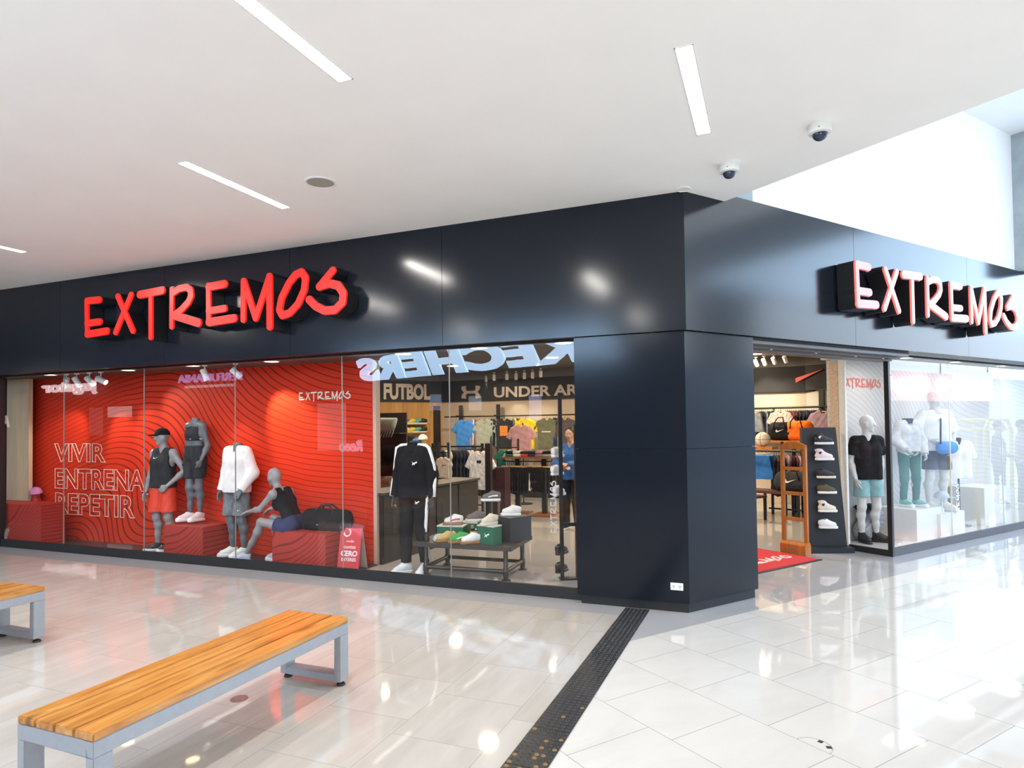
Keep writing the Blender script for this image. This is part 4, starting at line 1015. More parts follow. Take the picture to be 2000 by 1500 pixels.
q = MB().tube([(.07 + .045 * math.cos(a * .35), 0, .45 + .045 * math.sin(a * .35)) for a in range(-9, 4)], .009, 8); q.v = [(v[0] - .12, v[1] - .062 + v[2] * .22, v[2]) for v in q.v]; tl.add(q.v, q.f)
obj('lettering', tl, S_white, t)

# ================================================================ black table with trainers
TC = PL(2.58, .86, 0); TA = AL + .05
t = thing('display_table', 'low dark display table with pipe legs carrying trainers and green boxes', 'table', TC, TA)
M_dark = mat('dark_stained_top', (.045, .038, .032), .45, 0, .2, 6); M_pipe = mat('gunmetal_pipe', (.06, .055, .05), .38, .5)
ZT2 = .40
obj('tabletop', MB().box(-.62, .60, -.40, .40, ZT2 - .05, ZT2), M_dark, t, bevel=.004)
lx, ly = .50, .30
for x, y in ((-lx, -ly), (lx, -ly), (lx, ly), (-lx, ly)):
    obj('leg', MB().lathe([(.055, 0), (.055, .012), (.03, .02), (.028, .05), (.034, .06), (.034, .13), (.027, .14), (.027, ZT2 - .05)], 14, (x, y, 0)), M_pipe, t, smooth='auto')
for a, b in (((-lx, -ly), (lx, -ly)), ((lx, -ly), (lx, ly)), ((lx, ly), (-lx, ly)), ((-lx, ly), (-lx, -ly))):
    obj('stretcher', MB().tube([(a[0], a[1], .10), (b[0], b[1], .10)], .024, 12), M_pipe, t, smooth='auto')
def onT(px, py, z=ZT2):
    P = at_F(px, py, z); return P
M_gbox = mat('green_shoe_box', (.012, .13, .07), .5, 0, .04); M_lid = mat('box_lid_rim', (.60, .62, .60), .5)
def tbox(name, lb, P, rot, w, d, h, m, lid=True, logo=True):
    t = thing(name, lb, 'box', P, rot); obj('box_body', MB().box(-w / 2, w / 2, -d / 2, d / 2, 0, h - .0), m, t, bevel=.002)
    if lid: obj('lid', MB().box(-w / 2 - .003, w / 2 + .003, -d / 2 - .003, d / 2 + .003, h, h + .012), M_lid, t)
    if logo: obj('emblem', logo_mb(PUMA, .075, .003), S_white, t, (.02, -d / 2, h * .4))
    return t
tx = lambda x, y, z=0.0: TC + Vector((x * math.cos(TA) - y * math.sin(TA), x * math.sin(TA) + y * math.cos(TA), ZT2 + z))
tbox('shoe_box', 'green shoe box at the left of the table under a white and red trainer', tx(-.28, -.02), TA + .1, .33, .20, .15, M_gbox)
tbox('shoe_box', 'green shoe box at the back of the table under a grey trainer', tx(-.06, .18), TA, .33, .20, .17, M_gbox)
tbox('shoe_box', 'upright green shoe box at the front right of the table under a cream trainer', tx(.28, -.23), TA - .3, .24, .15, .20, M_gbox)
tbox('shoe_box', 'grey printed box in the middle of the table behind the upright green box', tx(.17, .12), TA, .30, .16, .20, mat('grey_printed_box', (.13, .14, .18), .35, 0, .5, 26), False, False)
tbox('display_cube', 'large black cube on the right end of the table under a white trainer', tx(.44, .10), TA - .55, .33, .33, .28, mat('black_cube', (.03, .03, .034), .4), False, False)
sh = [('trainer', 'white trainer with red stripe and orange gum sole on the left green box', tx(-.27, -.02, .162), TA - 1.25, 'low', S_white, S_gum, S_white, 'wave', S_red),
      ('trainer', 'grey suede trainer on the back green box', tx(-.06, .18, .182), TA - 1.2, 'low', S_grey, S_cream, S_grey, None, None),
      ('trainer', 'tan suede trainer at the front left of the table', tx(-.25, -.27), TA - 1.05, 'low', S_tan, S_gum, S_tan, None, None),
      ('trainer', 'bright green suede trainer at the front of the table', tx(-.08, -.29), TA - 1.0, 'low', S_green, S_gum, S_green, 'wave', S_white),
      ('trainer', 'white trainer lying on the front edge of the table right of the green one', tx(.08, -.31), TA - 1.0, 'low', S_white, S_gum, S_white, None, None),
      ('trainer', 'cream trainer seen from the toe on the upright green box', tx(.28, -.23, .212), TA - .55, 'low', S_cream, S_cream, S_cream, None, None),
      ('trainer', 'plain white trainer on the large black cube', tx(.44, .08, .28), TA - 1.35, 'low', S_white, S_white, S_white, None, None),
      ('trainer', 'grey and white trainer raised on a clear stand above the table', tx(.10, .30, .42), TA - 1.30, 'low', S_grey, S_white, S_grey, 'wave', S_white)]
for n, lb, P, r, k, u_, s_, l_, lg, lm in sh: shoe(n, lb, P, r, k, u_, s_, l_, None, lg, lm, .98)
M_acr = glass_mat('clear_acrylic', (.9, .93, .95), 1.4)
t = thing('shoe_stand', 'clear acrylic stand lifting the grey and white trainer above the table', 'stand', tx(.10, .30), TA)
obj('top_plate', MB().box(-.12, .12, -.05, .05, .412, .418), M_acr, t)
for x in (-.10, .09): obj('upright', MB().box(x, x + .012, -.045, .045, 0, .412), M_acr, t)
t = thing('spray_bottle', 'small black shoe care bottle at the left front corner of the table', 'bottle', tx(-.50, -.28), TA)
obj('bottle_body', MB().lathe([(.028, 0), (.03, .006), (.03, .07), (.022, .08), (.001, .08)], 16), M_blackm, t, smooth='auto'); obj('bottle_cap', MB().lathe([(.02, .08), (.02, .105), (.001, .107)], 16), M_black, t, smooth='auto')
t = thing('spray_bottle', 'shoe care bottle with an amber band between the two green boxes', 'bottle', tx(-.02, -.02), TA)
obj('bottle_body', MB().lathe([(.03, 0), (.03, .12), (.02, .13), (.001, .13)], 16), M_blackm, t, smooth='auto'); obj('amber_band', MB().lathe([(.0305, .07), (.0305, .10), (.03, .1)], 16), mat('amber', (.65, .35, .05), .4), t); obj('bottle_cap', MB().lathe([(.018, .13), (.018, .165), (.001, .167)], 16), mat('amber_cap', (.5, .22, .04), .4), t, smooth='auto')
t = thing('sock_pack', 'clear pack of coloured socks beside the upright green box', 'pack', tx(.17, -.25), TA - .4)
for k in range(4): obj('sock_fold', sdf_mesh([([('rc', (-.05 + k * .032, 0, .02), (-.05 + k * .032, 0, .085), .016, .016), ('rc', (-.05 + k * .032, .03, .02), (-.05 + k * .032, .03, .085), .016, .016)], None, .02)], .007), (B_cream, B_char, B_blk, B_brown)[k], t, smooth=True)
t = thing('sock_pack', 'blue and white folded socks in the middle of the table', 'pack', tx(.06, -.04), TA)
obj('sock_fold', MB().box(-.07, .06, -.05, .05, 0, .09), mat('blue_white_sock', (.28, .36, .55), .8, 0, .7, 30), t, bevel=.02)
t = thing('cap', 'pale blue cap peeping out behind the tan trainer on the table', 'cap', tx(-.38, -.17), TA + .4)
obj('crown', sdf_mesh([([('el', (0, 0, .0), (.085, .085, .075))], [((0, 0, 0), (0, 0, -1))], .01)], .008), B_pale, t, smooth=True)
obj('brim', sdf_mesh([([('el', (0, -.10, .010), (.07, .08, .010))], None, .01)], .007), B_pale, t, smooth=True)

# ================================================================ garments
_g = {}
def tee_forms(sl='short', ln=.70, flat=1.0):
    w = .225; body_ = []
    body_ += [('rc', (0, 0, -ln), (0, 0, -.14), .11, .10)]
    for s in (-1, 1):
        body_ += [('rc', (s * .12, 0, -ln), (s * .14, 0, -.12), .10, .085), ('rc', (s * .14, 0, -.12), (s * .06, 0, -.03), .075, .05), ('rc', (s * .17, 0, -.10), (s * .10, 0, -.05), .05, .045)]
    g = [(body_ + [('-rc', (0, -.05, .0), (0, .05, .01), .05, .05)], [((0, 0, -ln), (0, 0, -1)), ((0, -.045, 0), (0, -1, 0)), ((0, .045, 0), (0, 1, 0))], .04)]
    for s in (-1, 1):
        if sl == 'short': a, b = V3((s * .19, 0, -.09)), V3((s * .30, 0, -.30)); r = .062
        else: a, b = V3((s * .19, 0, -.09)), V3((s * .27, 0, -.62)); r = .058
        d = nrm(b - a); g.append(([('rc', a, b + d * .06, r, r)], [(b, d), ((0, -.035, 0), (0, -1, 0)), ((0, .035, 0), (0, 1, 0))], .02))
    return g
def gmesh(kind):
    if kind in _g: return _g[kind]
    if kind == 'tee': mb = sdf_mesh(tee_forms(), .011, .003)
    elif kind == 'long': mb = sdf_mesh(tee_forms('long', .68), .011, .003)
    elif kind == 'shorts':
        mb = sdf_mesh([([('rc', (s * .085, 0, -.05), (s * .12, 0, -.48), .10, .135) for s in (-1, 1)], [((0, 0, -.42), (0, 0, -1)), ((0, 0, -.02), (0, 0, 1)), ((0, -.05, 0), (0, -1, 0)), ((0, .05, 0), (0, 1, 0))], .02)], .011, .003)
    elif kind == 'side':        # a top hanging edge-on
        mb = sdf_mesh([([('rc', (0, -.13, -.62), (0, -.10, -.12), .10, .09), ('rc', (0, .13, -.62), (0, .10, -.12), .10, .09), ('rc', (0, -.16, -.10), (0, 0, -.03), .06, .04), ('rc', (0, .16, -.10), (0, 0, -.03), .06, .04)], [((-.022, 0, 0), (-1, 0, .05)), ((.022, 0, 0), (1, 0, -.05)), ((0, 0, -.66), (0, 0, -1))], .04)], .010, .004)
    elif kind == 'sideshort':
        mb = sdf_mesh([([('rc', (0, -.10, -.40), (0, -.09, -.04), .10, .09), ('rc', (0, .10, -.40), (0, .09, -.04), .10, .09)], [((-.022, 0, 0), (-1, 0, .05)), ((.022, 0, 0), (1, 0, -.05)), ((0, 0, -.42), (0, 0, -1)), ((0, 0, -.02), (0, 0, 1))], .04)], .010, .004)
    m1 = mesh('garment_' + kind, mb, B_blk, smooth=True)
    h = MB()
    wide = kind in ('tee', 'long')
    if kind in ('tee', 'long'): h.tube([(-.19, 0, -.075), (0, 0, -.005), (.19, 0, -.075)], .010, 8)
    elif kind == 'side': h.tube([(0, -.19, -.085), (0, 0, .0), (0, .19, -.085)], .010, 8)
    else: h.tube([(-.14, 0, -.0), (.14, 0, .0)] if kind == 'shorts' else [(0, -.14, 0), (0, .14, 0)], .008, 8)
    hk = [(0, 0, .0), (0, 0, .05)] + [(.022 * math.sin(a), 0, .072 - .022 * math.cos(a)) for a in (0.3, 1.0, 1.7, 2.4, 3.1, 3.8, 4.4)]
    h.cur = 1; h.tube(hk if kind not in ('side', 'sideshort') else [(0, p[0], p[2]) for p in hk], .0035, 6)
    m2 = mesh('hanger', h, [M_hangwood, M_steel], smooth=True)
    _g[kind] = (m1, m2); return _g[kind]
PARTN = {'tee': 'top', 'long': 'top', 'side': 'top', 'shorts': 'shorts', 'sideshort': 'shorts'}
def garment(kind, lb, P, rot, m, grp, sc=1.0, drop=.09, print_=None, cat='clothing'):
    nm = {'tee': 'hanging_t_shirt', 'long': 'hanging_long_sleeve', 'side': 'hanging_shirt', 'shorts': 'hanging_shorts', 'sideshort': 'hanging_shorts'}[kind]
    a, b = gmesh(kind); t = thing(nm, lb, cat, Vector(P), rot, grp, sc); t.location.z -= drop * sc
    omat(link(PARTN[kind], a, t), m); link('hanger', b, t)
    if print_:
        if print_[0] == 'box': obj('print', MB().box(-print_[1] / 2, print_[1] / 2, -.052, -.040, print_[2] - print_[3] / 2, print_[2] + print_[3] / 2), print_[4], t)
        elif print_[0] == 'tick': obj('print', logo_mb(SWOOSH, print_[1], .006), print_[4], t, (print_[3], -.046, print_[2]))
        elif print_[0] == 'collar': obj('collar', MB().tube([(-.06, -.03, .0), (-.03, -.052, -.05), (0, -.055, -.08), (.03, -.052, -.05), (.06, -.03, .0)], .013, 8).box(-.012, .012, -.055, -.045, -.22, -.06), print_[4], t, smooth='auto')
    return t
ORD = ['first', 'second', 'third', 'fourth', 'fifth', 'sixth', 'seventh', 'eighth', 'ninth', 'tenth', 'eleventh', 'twelfth', 'thirteenth', 'fourteenth', 'fifteenth', 'sixteenth', 'seventeenth', 'eighteenth', 'nineteenth', 'twentieth']
def run(kind, A, B, n, rot, mats, names, where, grp, sc=1.0, drop=.09):
    for i in range(n):
        P = Vector(A).lerp(Vector(B), (i + .5) / n); k = i % len(mats)
        garment(kind, '%s %s %s, %s from the left' % (names[k], 'shorts' if 'short' in kind else 'top', where, ORD[i]), P, rot + random.uniform(-.08, .08), mats[k], grp, sc * random.uniform(.96, 1.03), drop)
def rail(lb, A, B, r=.016, posts=(), name='clothes_rail', to_z=0.0, m=None):
    A = Vector(A); B = Vector(B); t = thing(name, lb, 'clothes rail', A, 0)
    obj('bar', MB().tube([(0, 0, 0), B - A], r, 10), m or M_steel, t, smooth='auto')
    for f in posts:
        p = (B - A) * f; obj('post', MB().sqtube(Vector((p.x, p.y, to_z - A.z)), Vector((p.x, p.y, .18)), .045), m or M_steel, t)
    return t

# long back wall rail with forward facing shirts
ZR = at_L(1000, 812, 8.55).z
r0, r1 = at_L(868, 812, 8.55), at_L(1130, 808, 8.55); r1.z = r0.z = ZR
t = rail('long black rail across the back wall under the pale brand lettering', r0, r1)
for px in (900, 973):
    q = at_L(px, 800, 8.80) - r0; obj('wall_bracket', MB().box(q.x - .05, q.x + .05, q.y - .03, q.y + .03, -.55, .30).sqtube((q.x, q.y, .02), (q.x - IL.x * .25, q.y - IL.y * .25, .02), .03), M_steel, t)
FRONT = [(907, 'tee', B_blue, 'bright blue polo shirt facing forward on the back wall rail', ('collar', 0, 0, 0, B_blue)), (947, 'tee', B_gg, 'grey green polo shirt facing forward on the back wall rail', ('collar', 0, 0, 0, B_gg)),
         (985, 'tee', B_char, 'charcoal t-shirt with an orange print on the back wall rail', ('box', .20, -.27, .24, mat('orange_print', (.75, .22, .03), .6, 0, .6, 40))), (1026, 'tee', B_yel, 'yellow t-shirt facing forward on the back wall rail', None),
         (1068, 'tee', B_olive, 'olive t-shirt facing forward on the back wall rail', ('box', .22, -.3, .03, B_cream)), (1103, 'tee', mat('plaid_cloth', (.07, .06, .065), .9, 0, .9, 40), 'dark plaid shirt facing forward at the right end of the back wall rail', None)]
for px, k, m_, lb, pr in FRONT:
    P = at_L(px, 815, 8.30); P.z = ZR; garment(k, lb, P, AL, m_, 'shirts on the back wall rail', 1.02, .09, pr)
    names_ = ['charcoal', 'grey', 'navy', 'mauve']
for j, (pa, pb, ms) in enumerate(((918, 934, [B_pink, B_pale, B_grey]), (958, 975, [B_char, B_navy, B_grey]), (1000, 1016, [B_grey, B_yel, B_char]), (1080, 1094, [B_cobalt, B_char, B_grey]))):
    A, B = at_L(pa, 812, 8.45), at_L(pb, 812, 8.45); A.z = B.z = ZR
    run('side', A, B, 4, AL + .5, ms, ['pinkish' if x is B_pink else 'pale blue' if x is B_pale else 'grey' if x is B_grey else 'charcoal' if x is B_char else 'navy' if x is B_navy else 'yellow' if x is B_yel else 'cobalt' for x in ms],
        'hanging edge-on right of the %s' % ['blue polo', 'grey green polo', 'charcoal t-shirt', 'olive t-shirt'][j], 'tops hanging edge-on on the back wall rail')
P = at_L(1018, 833, 7.2); P.z = at_L(1018, 826, 7.2).z
garment('tee', 'dusty pink t-shirt hanging in front of the yellow one', P, AL + .15, B_pink, None, 1.0, .05)
tag(obj('pole_stand', MB().tube([(0, 0, 0), (0, 0, P.z)], .014, 10).lathe([(.2, 0), (.2, .012), (.02, .03)], 24), M_steel, None, PL(*uvL(P)[:2]) + IL * .10), 'slim black pole stand that holds up the pink t-shirt', 'stand')
# lower cabinets along the back wall
for i, (pa, pb) in enumerate(((874, 914), (914, 956), (1004, 1044), (1044, 1090), (1090, 1128))):
    ua, ub = uvL(at_L(pa, 940, 8.55))[0], uvL(at_L(pb, 940, 8.55))[0]
    t = thing('floor_cabinet', 'low dark brown cabinet along the back wall, %s from the left' % ORD[i], 'cabinet', PL((ua + ub) / 2, 8.72, 0), AL, 'low cabinets along the back wall')
    hw = (ua - ub) / 2 - .005; obj('carcass', MB().box(-hw, hw, -.2, .2, .06, .62), mat('umber_board', (.020, .016, .013), .5), t); obj('door', MB().box(-hw + .01, hw - .01, -.215, -.2, .08, .60), mat('umber_board', (.020, .016, .013), .5), t)
# football wall: two shelves of boots
BC = [(S_lim, S_blk), (S_aqua, S_white), (S_bl, S_white), (S_yel, S_white), (S_aqua, S_white), (S_blk, S_white)]
BC2 = [(S_lim, S_blk), (S_blk, S_white), (S_pinkw, S_red), (S_yel, S_lim), (S_aqua, S_white), (S_blk, S_white)]
cn = ['lime', 'aqua', 'blue', 'yellow', 'pale aqua', 'black']; cn2 = ['lime and black', 'black', 'pink', 'bright yellow', 'aqua', 'black and white']
for j, (py, bc, nn) in enumerate(((829, BC, cn), (846, BC2, cn2))):
    A, B = uW(at_W(764, py, .2)), uW(at_W(832, py, .2)); z = A[2]
    sh_ = obj('wall_shelf', MB().box(A[0] - .1, B[0] + .1, -.26, -.005, -.015, 0), M_acr if False else mat('thin_shelf', (.35, .2, .08), .4), None, FC + Vector((0, 0, z)), AR); tag(sh_, '%s thin shelf of football boots on the oak wall' % ['upper', 'lower'][j], 'shelf')
    for i in range(6):
        f = (i + .5) / 6; x = A[0] + (B[0] - A[0]) * f; P = FC + DR * x + FN * .13 + Vector((0, 0, z))
        shoe('football_boot', '%s boot on the %s shelf of the oak wall, %s from the left' % (nn[i], ['upper', 'lower'][j], ORD[i]), P, AR - PI / 2, 'low', bc[i][0], bc[i][1], bc[i][1], 'football boots on the oak wall', scale=1.15)
# dark doorway posters beside the oak wall
P = at_W(854, 845, .02); x, _, z = uW(P)
o = obj('wall_panel', MB().box(-.10, .10, -.02, 0, 0, 2.3), M_blackm, None, FC + DR * x, AR); tag(o, 'narrow black panel between the oak wall and the back wall corner', 'panel')
# column of caps at the left
def cap_mesh():
    if 'cap' not in _g:
        a = sdf_mesh([([('el', (0, 0, 0), (.088, .10, .095))], [((0, 0, -.01), (0, 0, -1))], .01)], .010); b = sdf_mesh([([('el', (0, -.10, 0), (.075, .085, .011))], None, .01)], .008)
        _g['cap'] = (mesh('crown', a, B_blk, smooth=True), mesh('brim', b, B_blk, smooth=True))
    return _g['cap']
def cap_at(lb, P, rot, m, grp, sc=1.0):
    a, b = cap_mesh(); t = thing('cap', lb, 'cap', P, rot, grp, sc); omat(link('crown', a, t), m); omat(link('brim', b, t), m)
for j, (px, py, m_, nm, n) in enumerate(((754, 830, B_gg, 'grey', 6), (758, 884, B_blk, 'black', 6), (754, 944, mat('mottled_cap_cloth', (.25, .18, .14), .9, 0, .9, 25), 'mottled', 5))):
    for i in range(n):
        P = at_L(px - 8 + i * 5, py, 3.2); cap_at('%s cap in the %s row beside the red wall edge, %s from the left' % (nm, ['top', 'middle', 'bottom'][j], ORD[i]), P, (PI / 2 * .8, 0, AL - .9), m_, 'caps beside the red wall edge', 1.25)
P = at_L(756, 900, 3.35)
t = thing('cap_rack', 'dark upright cap rack at the red wall edge', 'rack', PL(uvL(P)[0], 3.42, 0), AL)
obj('back_board', MB().box(-.32, .35, 0, .03, .0, 2.0), M_dark, t)
for z in (1.0, 1.42, 1.80): obj('shelf', MB().box(-.32, .35, -.22, 0, z - .16, z - .145), M_dark, t)
obj('drawer_front', MB().box(-.30, .33, -.06, 0, .35, .78), mat('umber_board', (.020, .016, .013), .5), t)
t = thing('duffel_bag', 'black sports bag on the shelf behind the tracksuit mannequin', 'bag', at_L(788, 876, 5.2), AL)
obj('bag_body', sdf_mesh([([('rc', (-.2, 0, .13), (.2, 0, .13), .13, .13)], [((0, 0, 0), (0, 0, -1))], .05)], .011, .004), B_blk, t, smooth=True)
obj('handles', MB().tube([(-.1, -.1, .2), (-.08, -.05, .3), (.08, -.05, .3), (.1, -.1, .2)], .012, 8), B_char, t, smooth=True)
t = thing('shelf_unit', 'dark shelf unit behind the tracksuit mannequin', 'shelf', PL(uvL(at_L(788, 876, 5.2))[0], 5.2, 0), AL)
zz = at_L(788, 876, 5.2).z
obj('top_shelf', MB().box(-.55, .55, -.2, .25, zz - .03, zz - .002), M_dark, t)
for x in (-.53, .51): obj('side', MB().box(x, x + .02, -.2, .25, 0, zz - .03), M_dark, t)
obj('front_panel', MB().box(-.51, .51, -.18, -.16, 0, .8), mat('umber_board', (.020, .016, .013), .5), t)
cap_at('bright blue cap on the shelf unit behind the tracksuit collar', at_L(814, 866, 5.1), AL + .6, B_blue, None, 1.2)
cap_at('white cap on the shelf unit behind the tracksuit collar', at_L(826, 858, 5.1), AL + .3, B_white, None, 1.1)
# middle floor racks
def floor_rack(lb, pa, pb, py, v, ztop, n, kind, mats, names_, rot, grp, front=None, sc=1.0):
    A, B = at_L(pa, py, v), at_L(pb, py, v); A.z = B.z = ztop
    t = thing('garment_rack', lb, 'clothes rail', PL(uvL(A)[0], v, 0), AL); L_ = (A - B).length
    obj('bar', MB().sqtube((0, 0, ztop), (L_, 0, ztop), .03), M_steel, t)
    for x in (0, L_): obj('post', MB().sqtube((x, 0, 0), (x, 0, ztop + .06), .045), M_steel, t); obj('foot', MB().box(x - .03, x + .03, -.25, .25, 0, .03), M_steel, t)
    obj('lower_bar', MB().sqtube((0, 0, .25), (L_, 0, .25), .025), M_steel, t)
    a = A.lerp(B, .04); b = A.lerp(B, .96)
    run(kind, a, b, n, rot, mats, names_, 'on the ' + lb.split(',')[0].replace('black ', '', 1), grp, sc)
    return A, B
z1 = at_L(915, 872, 5.0).z
A, B = floor_rack('black middle rack, in front of the blue polo', 846, 942, 872, 5.0, z1, 14, 'side', [B_char, B_navy, B_char, B_pale, B_cream, B_blk, B_navy], ['charcoal', 'navy', 'charcoal', 'pale blue', 'cream', 'black', 'navy'], AL + .75, 'tops on the middle rack')
P = at_L(938, 874, 4.7); P.z = z1; garment('tee', 'white and blue football jersey facing forward at the end of the middle rack', P, AL - .2, mat('white_blue_jersey', (.62, .65, .70), .85, 0, .35, 18), None, 1.0, .09, ('box', .10, -.18, .05, B_navy))
P = at_L(866, 905, 4.4); garment('tee', 'small cream children\'s t-shirt hanging beside the tracksuit sleeve', at_L(866, 890, 4.0), AL, B_cream, None, .52, .06, ('tick', .16, -.30, .05, B_blk))
garment('shorts', 'small mint shorts hanging low beside the tracksuit sleeve', at_L(864, 946, 4.0), AL, B_gg, None, .42, .03)
P4 = at_L(863, 880, 4.05); z4 = at_L(866, 885, 4.05).z
rail('short black rail for the small clothes beside the tracksuit', at_L(856, 884, 4.02), at_L(876, 884, 4.02), .01, (0.0, 1.0))
# centre table with folded clothes, black shorts hanging beneath
u0 = uvL(at_L(985, 895, 5.6))[0]; u1 = uvL(at_L(1080, 895, 5.6))[0]; zt = at_L(1030, 892, 5.6).z; zb5 = at_L(1030, 901, 5.57).z
t = thing('folding_table', 'tall wooden topped rack table stacked with folded clothes', 'table', PL((u0 + u1) / 2, 5.75, 0), AL); hw = (u0 - u1) / 2
obj('tabletop', MB().box(-hw, hw, -.3, .3, zt - .035, zt), mat('red_brown_wood', (.22, .085, .035), .45, 0, .25, 9), t, bevel=.004)
for x in (-hw * .55, hw * .55): obj('post', MB().box(x - .05, x + .05, -.04, .04, .0, zt - .035), M_steel, t); obj('base', MB().box(x - .2, x + .2, -.3, .3, 0, .03), mat('red_brown_wood', (.22, .085, .035), .45, 0, .25, 9), t)
obj('hanging_bar', MB().sqtube((-hw, -.18, zb5), (hw, -.18, zb5), .022), M_steel, t)
for x in (-hw * .98, hw * .98): obj('bar_drop', MB().sqtube((x, -.18, zb5), (x, -.18, zt - .03), .02), M_steel, t)
A, B = PL((u0 + u1) / 2 + hw * .96, 5.57, zb5), PL((u0 + u1) / 2 - hw * .96, 5.57, zb5)
run('sideshort', A, A.lerp(B, .40), 9, AL + .9, [B_blk, B_char, B_blk], ['black', 'charcoal', 'black'], 'under the folding table', 'shorts under the folding table', 1.2)
garment('shorts', 'black shorts with a small white tick facing forward under the folding table', A.lerp(B, .28) - IL * .10, AL, B_blk, None, 1.12, .08, ('tick', .06, -.32, .12, S_white))
garment('shorts', 'black shorts with a grey script facing forward under the right half of the folding table', A.lerp(B, .66) - IL * .10, AL, B_blk, None, 1.12, .08, ('box', .14, -.26, .03, B_char))
run('sideshort', A.lerp(B, .44), A.lerp(B, .52), 2, AL + .9, [B_cream, B_grey], ['cream', 'grey'], 'in the gap under the folding table', 'pale shorts under the folding table', 1.1)
run('sideshort', A.lerp(B, .78), B, 7, AL + .9, [B_char, B_blk], ['charcoal', 'black'], 'at the right end under the folding table', 'shorts at the right end under the folding table', 1.15)
fm = [B_green, B_white, B_red, B_plum, B_lil, B_gg, B_blk, B_cream, B_char, B_navy, B_pink, B_blk]
fn_ = ['green', 'white', 'red', 'plum', 'mauve', 'grey green', 'black', 'cream', 'charcoal', 'navy', 'pink', 'black']
for i in range(12):
    x = -hw + .12 + (2 * hw - .24) * (i % 6) / 5; P = PL((u0 + u1) / 2 - x, 5.70, zt + (.055 if i >= 6 else .0))
    o = obj('folded_shirt', MB().box(-.10, .10, -.14, .14, 0, .052), fm[i], None, P, AL + random.uniform(-.15, .15), .018); tag(o, '%s folded top in the %s layer on the folding table, %s from the left' % (fn_[i], 'upper' if i >= 6 else 'lower', ORD[i % 6]), 'clothing', 'folded tops on the folding table')
# plum tall plinth and black square post
P = at_F(983, 985, 0); q = uvL(P); o = obj('plinth', MB().box(-.14, .14, -.14, .14, 0, .98), fab('plum_board', (.05, .02, .028)), None, PL(uvL(at_L(978, 940, 4.9))[0], 4.9, 0), AL, .004); tag(o, 'dull plum coloured tall plinth beside the black square post', 'plinth')
q = uvL(at_L(955, 930, 4.1)); o = obj('square_post', MB().box(-.05, .05, -.05, .05, 0, at_L(955, 866, 4.1).z).box(-.15, .15, -.15, .15, 0, .02), M_steel, None, PL(q[0], 4.1, 0), AL); tag(o, 'black square display post at the end of the middle rack', 'post')
# shoulder-height orange hangers peeping over the post
for i, px in enumerate((985, 1000)):
    garment('tee', '%s t-shirt on a pale wooden hanger above the folding table, %s from the left' % (['teal', 'grey'][i], ORD[i]), at_L(px, 876, 6.1), AL + .6, [B_green, B_gg][i], None, .62, .05)
rail('short black bar over the folding table for two hanging t-shirts', at_L(972, 874, 6.1), at_L(1012, 874, 6.1), .012, (0.0, 1.0))
# tall twin posts and shoe tower close to the glass at the right end
t = thing('shoe_tower', 'tall slim black tower with clear pegs for shoes, close to the glass beside the pier', 'shoe rack', PL(1.30, .95, 0), AL + .5)
mb = MB().box(-.23, -.19, -.02, .02, 0, 2.12); obj('upright', mb, M_steel, t); obj('upright', MB().box(.02, .06, -.02, .02, 0, 2.14), M_steel, t)
obj('upright', MB().box(-.05, -.02, .0, .03, 0, 1.75), mat('bronze_upright', (.10, .06, .045), .35, .4), t)
obj('base', MB().box(-.24, .07, -.05, .05, 0, .02), M_steel, t)
obj('header', MB().box(-.23, .06, -.01, .01, .60, .64), M_steel, t)
SH = [(1089, 893, S_white, 'white'), (1088, 928, S_white, 'pale grey'), (1092, 968, S_white, 'bright white'), (1097, 1082, S_blk, 'black'), (1097, 1117, S_blk, 'matt black'), (1097, 1146, mat('mint_grey_shoe', (.35, .45, .46), .6), 'mint grey')]
for i, (px, py, m_, nm) in enumerate(SH):
    P = at_L(px, py, .93)
    obj('peg', MB().box(-.06, .06, -.01, .12, -.006, 0), M_acr, t, t.matrix_basis.inverted() @ P)
    shoe('trainer', '%s trainer on the slim tower close to the glass, %s from the top' % (nm, ORD[i]), P + Vector((0, 0, .001)), AL + PI * .92, 'low', m_, m_, m_, 'trainers on the slim tower by the pier', scale=.92)
u_, v_, z_ = uvL(at_L(1082, 985, .5))
hand_on(PL(uvL(at_L(1082, 985, .115))[0], .116, at_L(1082, 990, .115).z), AL, .52, mat('grey_vinyl', (.45, .45, .46), .5, 0, 0), 'vertical grey hand lettered shop name on the left window close to the pier', 'window_lettering', 0, -PI / 2)
# long dark counter that runs back from the red wall edge behind the tracksuit
A = at_F(747, 1103, 0); B = at_F(822, 1079, 0); d = (B - A).normalized(); rz = math.atan2(d.y, d.x)
t = thing('counter', 'long dark brown counter running back behind the tracksuit mannequin', 'counter', A, rz)
for i in range(4): obj('door', MB().box(.02 + i * .62, .60 + i * .62, -.012, 0, .08, .86), mat('umber_board', (.020, .016, .013), .5), t, bevel=.002)
obj('carcass', MB().box(0, 2.5, 0, .45, 0, .88), mat('umber_board', (.020, .016, .013), .5), t); obj('countertop', MB().box(-.02, 2.52, -.03, .46, .88, .91), M_dark, t)
